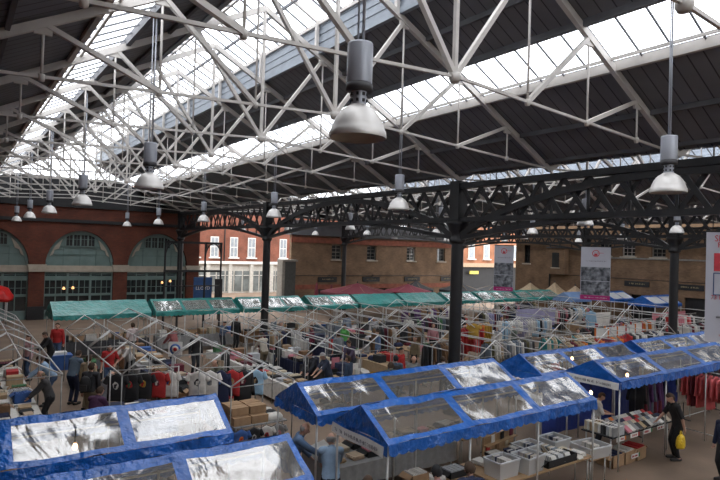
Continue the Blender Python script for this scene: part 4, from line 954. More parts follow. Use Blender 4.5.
for x, y, l, cl in ((1.5, 10.7, 'table below the left edge blue roof', 'black'), (1.6, 8.3, 'table below the corner blue roof', 'black')):
    table(x, y, 4.2, 1.2, l, cl); goods(random.Random(int(y*7)), x, y, 4.1, 1.1, 10, 'the '+l)
for k in range(2): tag(MB().box((0, 0, .05), (1.5, .22, .1)).build('timber_plank', M_wood, None, (11.0, 9.72+.28*k, .0)), 'bare timber plank on the floor between the middle blue stalls, %s' % ('front one', 'rear one')[k], 'plank', 'timber planks')
# sheets, boards, bulbs and odd things
def hung_sheet(name, x0, y0, x1, y1, z0, z1, mt, lab, cat):
    L = math.hypot(x1-x0, y1-y0); a = math.atan2(y1-y0, x1-x0); mb = MB(); nx, nz = max(6, int(L/.12)), 6; vs = []
    for s in (0, 1):
        for i in range(nx+1):
            for j in range(nz+1): u = L*i/nx; v = j/nz; vs.append((u, .04*math.sin(u*7)*(1-v)+.02*math.sin(u*17)*(1-v)+s*.006, z0+(z1-z0)*v))
    q = (nx+1)*(nz+1); fs = []
    for s in (0, 1):
        for i in range(nx):
            for j in range(nz): f_ = (s*q+i*(nz+1)+j, s*q+(i+1)*(nz+1)+j, s*q+(i+1)*(nz+1)+j+1, s*q+i*(nz+1)+j+1); fs.append(f_ if s == 0 else f_[::-1])
    mb.add(vs, fs, True); o = mb.build(name, mt, None, (x0, y0, 0), a); return tag(o, lab, cat)
hung_sheet('tarpaulin', 13.75, 10.3, 18.9, 10.3, .25, 1.9, M_dblue, 'dark navy sheet hanging along the front of the stall behind the book table', 'tarpaulin')
hung_sheet('tarpaulin', 19.7, 10.28, 25.2, 10.28, .3, 1.9, M_dblue, 'dark navy sheet hanging under the farthest right blue stall', 'tarpaulin')
hung_sheet('cloth_banner', 27.6, 22.6, 31.4, 22.6, 1.0, 2.1, nm('lilac'), 'lilac sheet hung among the frames right of the first banner', 'sheet')
hung_sheet('cloth_banner', 38.6, 20.2, 43.2, 20.2, .7, 1.7, nm('pink'), 'pale pink sheet hung behind the right hand column', 'sheet')
hung_sheet('cloth_banner', 32.6, 20.8, 34.6, 20.8, .9, 1.9, nm('white'), 'white sheet with no print below the second banner', 'sheet')
for k in range(3):
    o = empty('poster_board', (13.55, 10.35+.5*k, 1.2), 'white poster board under the blue gable by the clothes rails, %s' % ('nearest', 'middle', 'farthest')[k], 'poster', 'white poster boards', R(-90))
    MB().box((0, -.02, .3), (.44, .02, .6)).build('board', M_paper, o); mb = MB(); squiggle(mb, -.12, .12, .32, .05, -.035, 60+k, .006); mb.build('lettering', nm('red' if k else 'black'), o)
for k, (x, y, z, l) in enumerate(((15.2, 8.6, 2.18, 'glowing bulb under the book stall roof, left'), (14.6, 9.3, 1.62, 'glowing bulb hanging low behind the book stall front'), (15.9, 10.8, 2.2, 'glowing bulb under the blue roof behind the book stall'), (1.75, 10.3, 2.05, 'glowing bulb under the left edge blue roof'))):
    o = empty('light_bulb', (x, y, z), l, 'light bulb'); MB().lathe([(0, -.05), (.03, -.04), (.042, 0), (.03, .04), (.015, .06)], n=12).build('glass', mat('warm_bulb', (1, .6, .3), .5, .02, 3, emit=(1, .62, .3, 14)), o); MB().tube((0, 0, .05), (0, 0, .28), .012).build('flex', M_rail, o)
o = empty('target_sign', (6.85, 21.2, 1.25), 'white square sign with blue, white and red target rings', 'sign', None, R(-35)); MB().box((0, 0, .27), (.5, .03, .54)).build('panel', M_paper, o)
for r_, c, d in ((.2, 'blue', .02), (.13, 'white', .026), (.07, 'red', .032)):
    mb = MB(); mb.lathe([(r_, 0), (r_, .004), (0, .004)], n=24); q = mb.build('ring', nm(c), o, (0, -d, .27)); q.rotation_euler = (PI/2, 0, 0)
MB().tube((0, .03, -1.25), (0, .03, .1), .02).build('post', M_steel, o)
o = empty('slatted_panel', (7.35, 19.4, .75), 'upright pale wooden slatted panel right of the target sign', 'panel', None, R(-60))
for k in range(6): MB().box((k*.14, 0, .35), (.12, .03, .7)).build('slat', nm('beige'), o)
o = empty('storage_bin', (3.85, 26.9, 0), 'blue storage bin with papers on top at the far end of the aisle', 'bin'); mb = MB(); mb.rings([[(sx*.42*s, sy*.3*s, z) for sx, sy in ((-1, -1), (1, -1), (1, 1), (-1, 1))] for z, s in ((0, .85), (.58, 1))], True, False); mb.build('tub', nm('blue', .4), o)
MB().box((0, 0, .6), (.9, .66, .05)).build('rim', nm('blue', .4), o); MB().box((.0, 0, .68), (.5, .4, .12)).build('papers', M_paper, o)
tag(link('goods_tray', TRAY, None, (13.5, 17.9, .5), .2, nm('mustard')), 'bright yellow tray just above the blue roof left of the bald person', 'tray')
tag(link('plastic_crate', CARD, None, (13.5, 17.9, .0), .2, nm('blue')), 'blue crate under the bright yellow tray', 'crate').scale = (1.5, 1.5, 1.9)
for k, (x, y, c, l) in enumerate(((27.2, 16.8, 'orange', 'first from left'), (28.2, 16.9, 'orange', 'second from left'), (29.2, 17.0, 'red', 'third from left'), (30.3, 17.1, 'orange', 'fourth from left'), (31.6, 17.4, 'red', 'last on the right'))):
    o = empty('exhibition_board', (x, y, 0), '%s framed white board beyond the blue roofs, %s' % (c, l), 'panel', 'orange framed display panels', R(-30)); MB().box((0, 0, 1.0), (.62, .03, 1.5)).build('panel', M_paper, o)
    for s in (-1, 1): MB().box((s*.34, 0, .9), (.07, .05, 1.8)).build('upright', nm(c), o)
    MB().box((0, 0, .42), (.62, .05, .28)).build('base_board', nm(c), o)
garment('coat', 29.5, 18.9, 2.35, R(50), 'pale blue', 'large pale blue shirt hung high below the second banner', None); garment('coat', 36.2, 17.8, 2.0, R(50), 'red', 'bright red jacket hung left of the right hand column', None)
garment('tee', 18.6, 17.5, 2.35, R(50), 'mustard', 'mustard top hung high above the red clothes', None)
o = empty('equipment_case', (17.6, 14.6, 0), 'dark upright case standing just right of the thick column', 'case'); MB().box((0, 0, .5), (.5, .35, 1.0)).build('body', nm('charcoal'), o); MB().box((0, -.18, .8), (.2, .02, .05)).build('handle', M_steel, o)
o = empty('holdall', (10.3, 15.6, 0), 'black holdall on the floor in front of the long white cloth table', 'bag'); mb = MB(); mb.rings([[(x, .22*math.cos(t)*s, .2+.2*math.sin(t)*s) for t in [2*PI*k/14 for k in range(14)]] for x, s in ((-.42, .5), (-.38, .95), (0, 1), (.38, .95), (.42, .5))]); mb.build('body', nm('black'), o); MB().path([(-.15, 0, .38), (-.1, 0, .52), (.1, 0, .52), (.15, 0, .38)], .014).build('strap', nm('black'), o)
# ------------------------------------------------------------------ people
def dirv(a, b): return Vector((math.sin(a)*math.cos(b), math.sin(b), math.cos(a)*math.cos(b)))
def pose_joints(lean=0., hands=((.05, -.27, .82), (.05, .27, .82)), feet=((0, -.1, 0), (0, .1, 0)), head=.0, pelvis=.94):
    """figure facing +x; hands and feet are targets in metres"""
    J = {}; P = Vector((-.28*math.sin(lean), 0, pelvis)); J['pel'] = P
    d = Vector((math.sin(lean), 0, math.cos(lean))); fw = Vector((math.cos(lean), 0, -math.sin(lean)))
    J['waist'] = P+d*.17; J['chest'] = P+d*.36+fw*.015; J['neck'] = P+d*.53; J['d'] = d; J['fw'] = fw
    a = lean*.6+head; J['hd'] = Vector((math.sin(a), 0, math.cos(a))); J['hf'] = Vector((math.cos(a), 0, -math.sin(a)))
    J['head'] = J['neck']+J['hd']*.155+J['hf']*.025
    def ik(a, t, l1, l2, pole):
        v = t-a; L = min(v.length, (l1+l2)*.995); v = v.normalized(); t = a+v*L
        c = (l1*l1-l2*l2+L*L)/(2*L); h = math.sqrt(max(0, l1*l1-c*c)); p = (pole-v*pole.dot(v)).normalized(); return a+v*c+p*h, t
    for i, s in enumerate((-1, 1)):
        sh = J['neck']-d*.055+Vector((0, s*.175, 0)); J['sh%d' % i] = sh
        e, w = ik(sh, Vector(hands[i]), .285, .255, Vector((-.7, s*.6, -.4))); J['el%d' % i], J['wr%d' % i] = e, w
        hp = P+Vector((0, s*.09, -.03)); J['hp%d' % i] = hp
        an = Vector(feet[i])+Vector((-.03, 0, .08)); k, an = ik(hp, an, .44, .425, Vector((1, 0, .1))); J['kn%d' % i], J['an%d' % i] = k, an
        J['to%d' % i] = an+Vector((.17, s*.03, -.045))
    return J
def body_mesh(J, key):
    mb = MB()
    def cap(p, q, r1, r2, n=12):
        p, q = Vector(p), Vector(q); d = (q-p).normalized(); a = d.orthogonal().normalized(); b = d.cross(a); rr = []
        for t, c, r in [(-math.cos(x), p, r1*math.sin(x)) for x in (.02, .5, 1.0, 1.57)]+[(math.cos(x), q, r2*math.sin(x)) for x in (1.57, 1.0, .5, .02)]:
            R_ = r1 if c is p else r2; o = c+d*(t*R_); rr.append([o+a*(r*math.cos(2*PI*k/n))+b*(r*math.sin(2*PI*k/n)) for k in range(n)])
        mb.rings(rr)
    def ring(c, d, f_, ry, rx): 
        y = Vector((0, 1, 0)); return [c+y*(ry*math.cos(2*PI*k/16))+f_*(rx*math.sin(2*PI*k/16)) for k in range(16)]
    d, fw = J['d'], J['fw']; P = J['pel']; z0 = Vector((0, 0, 1)); x0 = Vector((1, 0, 0))
    mb.rings([ring(P-z0*.14, z0, x0, .1, .08), ring(P-z0*.08, z0, x0, .165, .115), ring(P+d*.0, d, (fw+x0).normalized(), .17, .12), ring(J['waist'], d, fw, .145, .105), ring(J['chest']-d*.06, d, fw, .165, .115),
              ring(J['chest']+d*.05, d, fw, .178, .112), ring(J['neck']-d*.045, d, fw, .14, .075), ring(J['neck']+d*.0, d, fw, .06, .055)])
    cap(J['neck']-d*.05, J['head']-J['hd']*.05, .056, .05)
    hd, hf, hc = J['hd'], J['hf'], J['head']; y = Vector((0, 1, 0)); rr = []
    for i in range(13):
        a = -PI/2+PI*i/12; s, c = math.sin(a), math.cos(a)+.02; low = max(0, -s)
        rr.append([hc+hd*(.122*s)+hf*(.095*c*math.sin(t)*(1-.12*low)+.018*low)+y*(.076*c*math.cos(t)*(1-.2*low)) for t in [2*PI*k/16 for k in range(16)]])
    mb.rings(rr)
    cap(hc+hd*.015+hf*.085, hc-hd*.022+hf*.112, .011, .017, 8)                     # nose
    cap(hc-hd*.055+hf*.085-y*.018, hc-hd*.055+hf*.085+y*.018, .012, .012, 8)       # lips
    cap(hc+hd*.03+hf*.083-y*.045, hc+hd*.03+hf*.083+y*.045, .013, .013, 8)         # brow
    for s in (-1, 1): cap(hc+y*s*.078+hd*.02-hf*.005, hc+y*s*.078-hd*.025-hf*.0, .02, .014, 8)
    for i, s in enumerate((-1, 1)):
        sh, el, wr = J['sh%d' % i], J['el%d' % i], J['wr%d' % i]
        cap(sh-y*s*.06, sh, .07, .062); cap(sh, el, .056, .043); cap(el, wr, .043, .029)
        v = (wr-el).normalized(); side = v.cross(Vector((1, 0, 0)) if abs(v.x) < .8 else Vector((0, 0, 1))).normalized()
        nrm = v.cross(side); pl = wr+v*.05
        for k in (-1, 0, 1): cap(wr+v*.005+side*k*.012, wr+v*.085+side*k*.026, .019, .016, 8)
        for k, L in zip((-1.5, -.5, .5, 1.5), (.062, .074, .07, .054)):
            b0 = wr+v*.088+side*k*.02; b1 = b0+v*L*.5-nrm*.008; cap(b0, b1, .0095, .009, 6); cap(b1, b1+v*L*.42-nrm*.022, .009, .008, 6)
        b0 = wr+v*.03+side*s*.03; cap(b0, b0+v*.035+side*s*.03, .013, .011, 6); cap(b0+v*.035+side*s*.03, b0+v*.065+side*s*.036-nrm*.01, .011, .009, 6)
        hp, kn, an, to = J['hp%d' % i], J['kn%d' % i], J['an%d' % i], J['to%d' % i]
        cap(hp, kn, .088, .058); cap(kn, an, .057, .038); cap(an+Vector((-.04, 0, -.035)), to, .042, .034)
    me = mb.mesh('person_'+key); o = link('person_'+key, me); m = o.modifiers.new('r', 'REMESH'); m.mode = 'VOXEL'; m.voxel_size = .0125; m.use_smooth_shade = True
    sm = o.modifiers.new('s', 'SMOOTH'); sm.factor = .5; sm.iterations = 2
    dc = o.modifiers.new('d', 'DECIMATE'); dc.ratio = .45
    bpy.context.view_layer.update(); dg = bpy.context.evaluated_depsgraph_get(); out = bpy.data.meshes.new_from_object(o.evaluated_get(dg)); bpy.data.objects.remove(o)
    out.name = 'person_'+key; out.materials.clear(); out.materials.append(M_skin)
    out.polygons.foreach_set('use_smooth', [True]*len(out.polygons)); return out
def seg_d(V_, a, b):
    a, b = np.array(a), np.array(b); ab = b-a; t = np.clip(((V_-a)@ab)/(ab@ab), 0, 1); return np.linalg.norm(V_-(a+t[:, None]*ab), axis=1)
def wardrobe(me, J):
    n = len(me.vertices); V_ = np.empty(n*3); me.vertices.foreach_get('co', V_); V_ = V_.reshape(-1, 3)
    N_ = np.empty(n*3); me.vertices.foreach_get('normal', N_); N_ = N_.reshape(-1, 3)
    segs = [('torso', J['pel'], J['waist'], .15), ('torso', J['waist'], J['neck']-J['d']*.08, .15), ('neck', J['neck'], J['head']-J['hd']*.09, .05), ('head', J['head']-J['hd']*.03, J['head']+J['hd']*.03, .1)]
    for i in (0, 1):
        segs += [('uarm', J['sh%d' % i], J['el%d' % i], .052), ('farm', J['el%d' % i], J['wr%d' % i], .037), ('hand', J['wr%d' % i]+(J['wr%d' % i]-J['el%d' % i]).normalized()*.03, J['wr%d' % i]+(J['wr%d' % i]-J['el%d' % i]).normalized()*.2, .03),
                 ('thigh', J['hp%d' % i], J['kn%d' % i], .08), ('shin', J['kn%d' % i], J['an%d' % i]+Vector((0, 0, .03)), .05), ('foot', J['an%d' % i]-Vector((.04, 0, .04)), J['to%d' % i], .04)]
    D = np.array([seg_d(V_, a, b)-r for _, a, b, r in segs]); lab = np.array([s[0] for s in segs])[D.argmin(0)]
    rel = V_-np.array(J['pel']); along = rel@np.array(J['d'])
    hr = V_-np.array(J['head']); up = hr@np.array(J['hd']); fr = hr@np.array(J['hf'])
    pant_top = (lab == 'torso') & (along < .06)
    R_ = {'long_top': ((lab == 'torso') & (along > -.03)) | (lab == 'uarm') | (lab == 'farm'), 'short_top': ((lab == 'torso') & (along > -.03)) | (lab == 'uarm'),
          'trousers': pant_top | (lab == 'thigh') | (lab == 'shin'), 'shoes': lab == 'foot',
          'short_hair': ((lab == 'head') | (lab == 'neck')) & (((up > .035) & (fr < .075)) | ((fr < -.015) & (up > -.07)) | (up > .085)), 'bald_hair': (lab == 'head') & (up > -.06) & (up < .05) & (fr < -.01),
          'long_hair': ((lab == 'head') | (lab == 'neck')) & (((up > .035) & (fr < .07)) | (fr < .0) | (up > .085))}
    ne = len(me.polygons); lt = np.empty(ne, dtype=int); me.polygons.foreach_get('loop_total', lt)
    polys = [tuple(p.vertices) for p in me.polygons]; off = {'long_top': .022, 'short_top': .02, 'trousers': .016, 'shoes': .012, 'short_hair': .018, 'bald_hair': .012, 'long_hair': .03}
    out = {}
    for k, msk in R_.items():
        ps = [p for p in polys if msk[list(p)].all()]
        if not ps: continue
        ids = sorted({i for p in ps for i in p}); mp = {v: i for i, v in enumerate(ids)}
        co = V_[ids]+N_[ids]*off[k]
        m = bpy.data.meshes.new(k); m.from_pydata(co.tolist(), [], [tuple(mp[i] for i in p) for p in ps]); m.polygons.foreach_set('use_smooth', [True]*len(ps)); m.materials.append(M_dark); m.update(); out[k] = m
    return out
POSES = {'stand': dict(), 'walk': dict(lean=.06, hands=((.22, -.26, .88), (-.16, .26, .86)), feet=((-.22, -.09, .03), (.25, .09, 0)), pelvis=.915),
         'browse': dict(lean=.3, hands=((.42, -.14, .98), (.45, .16, .95)), head=.25), 'lean': dict(lean=.62, hands=((.62, -.2, .9), (.62, .2, .9)), head=.1, feet=((-.05, -.11, 0), (.02, .12, 0))),
         'hold': dict(lean=.08, hands=((.34, -.1, 1.12), (.36, .1, 1.1)), head=.45), 'carry': dict(lean=.24, hands=((.4, -.16, .95), (-.12, .29, .78)), head=.3),
         'reach': dict(lean=.35, hands=((.62, -.18, 1.05), (.3, .2, .95)), head=.2), 'hip': dict(hands=((.06, -.27, .82), (.12, .2, 1.02)), head=.1)}
PM = {}
def person(x, y, face, pose, top, trousers, hair, label, sleeves='long', hair_kind='short', h=1.0, shoes=(.03, .028, .027), skin=None):
    if pose not in PM:
        J = pose_joints(**POSES[pose]); b = body_mesh(J, pose); PM[pose] = (b, wardrobe(b, J), J)
    b, wd, J = PM[pose]
    o = empty('person', (x, y, 0), label, 'person', None, R(face)); o.scale = (h, h, h)
    body = link('body', b, o, mt=skin or M_skin)
    for k, c, nm in ((sleeves+'_top', top, 'top'), ('trousers', trousers, 'trousers'), ('shoes', shoes, 'shoes'), (hair_kind+'_hair', hair, 'hair')):
        if c and k in wd: link(nm, wd[k], o, mt=colmat(c))
    return o
BK, DK, BR, GY, WH = (.012, .012, .014), (.02, .022, .03), (.05, .028, .016), (.3, .29, .28), (.6, .58, .55)
NV, JN, KH, TN = (.012, .018, .05), (.05, .085, .16), (.2, .16, .1), (.35, .26, .17)
LB, RD, OL, PU, PK = (.25, .36, .5), (.4, .02, .02), (.1, .1, .06), (.06, .02, .06), (.5, .28, .33)
# (x, y, facing in degrees, pose, top, trousers, hair, label, sleeves, hair kind, height)
for a in [
 (16.1, 7.72, 140, 'carry', BK, BK, BR, 'person in black T-shirt and trousers holding a yellow bag at the book table', 'short', 'short', 1.04),
 (14.95, 9.32, -50, 'hold', WH, DK, BR, 'person in a white top behind the book table, head bowed', 'short', 'short', .93),
 (15.6, 6.3, 160, 'hip', NV, BK, BK, 'person in a dark blue jacket cut by the right edge of the picture', 'long', 'long', .98),
 (6.2, 9.5, 60, 'browse', LB, BK, GY, 'balding person in pale blue shirt leaning on the table, seen from behind', 'short', 'bald', 1.02),
 (6.0, 10.55, -30, 'reach', (.09, .15, .26), JN, GY, 'person in denim blue shirt holding a sheet of paper across the table', 'long', 'bald', 1.03),
 (5.65, 7.55, 45, 'stand', (.12, .12, .11), BK, BR, 'person in grey coat and dark cap at the bottom edge under the white name strip', 'long', 'short', .98),
 (6.9, 7.2, 60, 'browse', PK, JN, BK, 'dark haired person in pale pink top browsing boxes at the bottom edge', 'long', 'short', 1.0),
 (7.45, 6.95, 60, 'browse', NV, DK, BR, 'person in navy jumper with pale collar browsing beside the pink top', 'long', 'short', 1.02),
 (2.35, 18.45, 170, 'browse', (.05, .048, .05), BK, (.2, .15, .1), 'balding person in dark grey jacket bent over the left edge stall', 'long', 'bald', 1.0),
 (2.7, 21.2, 170, 'lean', LB, JN, BR, 'person in light blue shirt and jeans bending over boxes on the left', 'long', 'short', 1.0),
 (2.55, 25.3, 200, 'stand', (.5, .3, .32), JN, BR, 'person in a red and white striped top by the left frames', 'long', 'short', 1.0),
 (3.35, 26.2, 190, 'browse', BK, BK, BR, 'person in black leaning beside the striped top, left side', 'long', 'short', 1.0),
 (3.9, 28.1, -110, 'stand', RD, JN, BR, 'person in red jumper and open dark coat walking up the aisle', 'long', 'short', 1.02),
 (3.45, 20.95, 40, 'browse', (.1, .14, .19), NV, BR, 'person in blue grey jacket standing at the aisle stalls beside the tan jacket', 'long', 'short', 1.03),
 (3.72, 20.1, 50, 'stand', (.33, .26, .17), KH, BR, 'person in tan jacket between the blue grey jacket and the backpack', 'long', 'short', 1.0),
 (3.5, 18.5, 55, 'stand', (.03, .03, .035), KH, BR, 'person in black coat with a backpack and khaki trousers in the aisle', 'long', 'short', 1.03),
 (3.7, 17.5, 20, 'reach', (.2, .2, .22), DK, GY, 'grey haired person in grey shirt reaching over the T-shirt table', 'short', 'bald', 1.0),
 (3.1, 15.7, 40, 'browse', PU, DK, BR, 'person in dark purple top just behind the blue roof at lower left', 'long', 'short', 1.0),
 (4.75, 22.0, -100, 'hip', RD, JN, BK, 'person in red T-shirt facing the aisle behind the black shirts', 'short', 'short', 1.0),
 (5.6, 22.9, 200, 'lean', WH, BK, GY, 'person in white shirt stooping under the bare frames near the red T-shirt', 'short', 'short', 1.0),
 (6.85, 27.3, 100, 'stand', (.55, .47, .46), BK, BR, 'person in pale pink shirt before the plain teal stall, back turned', 'short', 'short', 1.0),
 (7.5, 18.4, 190, 'lean', (.16, .17, .12), OL, BR, 'person in olive green jumper bent under the frames by the blue target sign', 'long', 'bald', .98),
 (8.15, 19.6, 180, 'stand', BK, BK, BR, 'person in black standing right of the target sign', 'long', 'short', 1.03),
 (11.3, 27.7, -60, 'hold', (.08, .11, .17), DK, BK, 'person in slate blue jumper seated height behind the pale stall under teal roof', 'long', 'short', .92),
 (12.1, 27.9, -80, 'stand', BK, BK, BK, 'person in black and white cap by the teal roof left of the column', 'long', 'short', 1.0),
 (11.1, 21.2, 150, 'stand', BK, BK, BR, 'person in long black coat at the middle table, seen from behind', 'long', 'long', 1.04),
 (11.0, 22.4, 100, 'browse', (.5, .45, .38), KH, BR, 'person in cream jacket left of the long black coat', 'long', 'short', 1.0),
 (10.75, 17.9, 200, 'browse', DK, BK, BR, 'person in dark jacket and white shirt facing us at the white table', 'long', 'long', 1.0),
 (10.9, 17.15, 170, 'browse', (.03, .04, .07), DK, GY, 'white haired person in navy polo shirt leaning at the white table', 'short', 'short', 1.03),
 (11.45, 16.6, 120, 'stand', (.03, .05, .09), JN, BR, 'person in dark blue jacket right of the white haired person', 'long', 'short', .96),
 (12.0, 14.9, 60, 'browse', (.12, .13, .1), DK, BR, 'person in grey green jacket above the blue roof, left of backpack', 'long', 'long', .98),
 (12.75, 15.6, 60, 'stand', (.06, .09, .13), DK, BK, 'dark haired person with dark rucksack looking away from us', 'long', 'short', 1.0),
 (13.3, 15.3, -110, 'stand', (.2, .2, .19), DK, TN, 'bald person in grey T-shirt facing us above the blue roof', 'short', 'bald', 1.0),
 (13.95, 16.8, -70, 'stand', RD, JN, BK, 'person in bright red top behind the bald person in grey', 'long', 'short', 1.0),
 (14.5, 15.0, 60, 'lean', (.5, .53, .6), DK, BR, 'person bending in a pale lilac shirt left of the thick column', 'long', 'short', 1.0),
 (15.5, 15.2, -160, 'browse', (.1, .03, .03), DK, BR, 'brown haired person close left of the thick column', 'long', 'long', .97),
 (13.9, 21.0, 90, 'stand', (.2, .22, .24), DK, BR, 'person in grey shirt and jeans among the middle frames', 'short', 'short', 1.02),
 (14.1, 23.6, 150, 'stand', (.14, .015, .04), DK, BR, 'person in maroon jumper behind the middle frames', 'long', 'short', 1.0),
 (15.85, 23.4, 200, 'stand', (.1, .36, .09), JN, BR, 'person in bright green top right of the maroon jumper', 'short', 'short', .98),
 (16.0, 20.9, 150, 'stand', (.1, .16, .28), JN, BR, 'person in mid blue shirt left of the thick column, far side', 'long', 'short', 1.0),
 (18.7, 13.4, 100, 'stand', RD, DK, BK, 'person in red close right of the thick column behind blue roof', 'long', 'long', .98),
 (19.2, 25.5, -120, 'walk', (.3, .3, .31), JN, BR, 'person in light grey hoodie walking between far frames left of column', 'long', 'short', 1.0),
 (22.6, 26.5, -120, 'stand', DK, JN, BR, 'person in dark coat below the bright maroon parasol', 'long', 'short', 1.0),
 (24.0, 26.3, -90, 'stand', WH, DK, BR, 'person in white T-shirt below the bright maroon parasol', 'short', 'short', 1.0),
 (25.2, 24.5, -100, 'walk', RD, JN, BK, 'person in red jacket far back just left of the thick column', 'long', 'short', 1.0),
 (18.4, 27.0, 90, 'stand', (.2, .24, .3), DK, BR, 'person in steel blue coat under the second teal roof right of the gate pier', 'long', 'short', 1.0),
 (29.5, 26.0, -90, 'stand', (.45, .28, .06), DK, BR, 'person in mustard top far back right of the thick column', 'long', 'long', 1.0),
 (32.2, 24.6, 200, 'stand', (.08, .1, .2), JN, BR, 'person in dark blue top under the first hanging banner', 'long', 'short', 1.0),
 (36.5, 25.8, 180, 'walk', (.3, .12, .12), DK, BR, 'person in brick red coat by the beige marquee tops', 'long', 'short', 1.0),
 (8.4, 23.4, -90, 'stand', BK, DK, BR, 'person in black jumper far behind the target sign, facing us', 'long', 'short', 1.0),
 (8.2, 25.6, 120, 'browse', (.3, .1, .1), DK, BK, 'person in rust top bending below the teal stall by the blue sign', 'long', 'short', 1.0),
 (13.35, 25.4, -60, 'stand', (.28, .26, .25), BK, GY, 'grey haired person in pale coat right of the column before the terrace', 'long', 'short', 1.0),
 (13.4, 19.3, 200, 'browse', (.07, .05, .09), DK, BR, 'person in plum top leaning at the tables right of the long black coat', 'long', 'long', 1.0),
 (16.4, 25.6, -100, 'walk', (.14, .15, .17), JN, BK, 'person in grey coat walking below the folded maroon parasols', 'long', 'short', 1.0),
 (16.5, 18.9, 180, 'stand', (.2, .16, .1), BK, BR, 'person in light brown coat at the dark rail left of the thick column', 'long', 'long', 1.0),
 (20.2, 21.8, -120, 'stand', (.42, .2, .22), BK, BR, 'person in dusty pink top behind the red clothes rail', 'long', 'long', 1.0),
 (23.6, 19.4, 150, 'stand', (.1, .12, .1), DK, GY, 'person in dark green coat between the grey and pale blue rails', 'long', 'short', 1.02),
 (26.3, 22.6, -120, 'stand', WH, JN, BK, 'person in white shirt left of the lilac sheet', 'short', 'short', 1.0),
 (31.4, 19.8, 160, 'browse', (.3, .04, .05), DK, BK, 'person in deep red coat at the rail below the second banner', 'long', 'long', 1.0),
 (25.9, 17.3, -140, 'stand', BK, BK, BR, 'person in black between the beige and dark red rails', 'long', 'short', 1.0),
 (35.6, 20.6, -150, 'stand', (.12, .2, .34), JN, BR, 'person in blue shirt left of the right hand column', 'short', 'short', 1.0)]:
    person(*a)
# things people carry
o = empty('carrier_bag', (15.87, 7.47, .42), 'bright yellow carrier bag hanging from the hand of the person in black', 'bag')
mb = MB(); rr = []
for z, s in ((0, .8), (.06, 1.0), (.2, .95), (.3, .75), (.36, .35)): rr.append([(s*.17*math.cos(t)*(1+.12*math.sin(3*t+z*9)), s*.1*math.sin(t), z) for t in [2*PI*k/14 for k in range(14)]])
mb.rings(rr); mb.build('sack', mat('yellow_plastic', (.75, .5, .02), .4, .15, 6, bump=.4, bscale=18), o)
MB().path([(-.05, 0, .33), (-.04, 0, .42), (.0, 0, .45), (.04, 0, .42), (.05, 0, .33)], .012).build('handle', mat('yellow_plastic', (.75, .5, .02), .4), o)
def backpack(x, y, z, rz, c, lab):
    o = empty('backpack', (x, y, z), lab, 'backpack', None, R(rz)); mb = MB(); rr = []
    for zz, s in ((0, .75), (.05, 1), (.28, 1), (.4, .8), (.45, .4)): rr.append([(-.1+s*.1*math.cos(t), s*.16*math.sin(t), zz) for t in [2*PI*k/12 for k in range(12)]])
    mb.rings(rr); mb.build('body', colmat(c), o); MB().box((-.21, 0, .14), (.06, .2, .18)).build('front_pocket', colmat(c), o)
    for s in (-1, 1): MB().path([(-.03, s*.1, .4), (.08, s*.11, .44), (.14, s*.12, .3), (.0, s*.13, .06)], .016).build('strap', colmat(c), o)
backpack(3.37, 18.38, 1.0, 55, (.02, .02, .022), 'black backpack worn over the black coat in the aisle'); backpack(12.68, 15.48, 1.0, 60, (.012, .012, .016), 'dark rucksack on the back of the dark haired person')
o = empty('paper_sheet', (6.42, 10.4, 1.07), 'white sheet of paper held across the table by the denim blue shirt', 'paper'); mb = MB(); mb.add([(0, 0, 0), (.42, .1, .04), (.4, .36, .12), (-.02, .26, .08), (0, 0, .012), (.42, .1, .052), (.4, .36, .132), (-.02, .26, .092)], [(3, 2, 1, 0), (4, 5, 6, 7), (0, 1, 5, 4), (1, 2, 6, 5), (2, 3, 7, 6), (3, 0, 4, 7)]); mb.build('sheet', M_paper, o)
# ------------------------------------------------------------------ banners
def photo_mat(name, seed):
    m = bpy.data.materials.new(name); m.use_nodes = True; nt = m.node_tree; b = nt.nodes['Principled BSDF']; tc = nt.nodes.new('ShaderNodeTexCoord'); v = nt.nodes.new('ShaderNodeTexNoise'); v.inputs['Scale'].default_value = 2.2+seed*.5; v.inputs['Detail'].default_value = 1; n = nt.nodes.new('ShaderNodeTexNoise'); n.inputs['Scale'].default_value = 5; n.inputs['Detail'].default_value = 8
    nt.links.new(tc.outputs['Object'], v.inputs[0]); nt.links.new(tc.outputs['Object'], n.inputs[0]); mx = nt.nodes.new('ShaderNodeMath'); mx.operation = 'MULTIPLY'; nt.links.new(v.outputs['Fac'], mx.inputs[0]); nt.links.new(n.outputs['Fac'], mx.inputs[1])
    r = nt.nodes.new('ShaderNodeValToRGB'); r.color_ramp.elements[0].position = .16; r.color_ramp.elements[1].position = .4; r.color_ramp.elements[0].color = (.03, .035, .045, 1); r.color_ramp.elements[1].color = (.34, .36, .4, 1); nt.links.new(mx.outputs[0], r.inputs[0]); nt.links.new(r.outputs[0], b.inputs['Base Color']); return m
P1, P2 = photo_mat('grey_photo_print', 0), photo_mat('crowd_photo_print', 4)
M_ban = mat('banner_vinyl', (.5, .51, .58), .6, .04, 2); M_mag = mat('magenta_print', (.42, .02, .17), .6, .05, 3); M_ink = mat('dark_ink', (.05, .04, .06), .7); M_redink = mat('red_ink', (.55, .04, .06), .6)
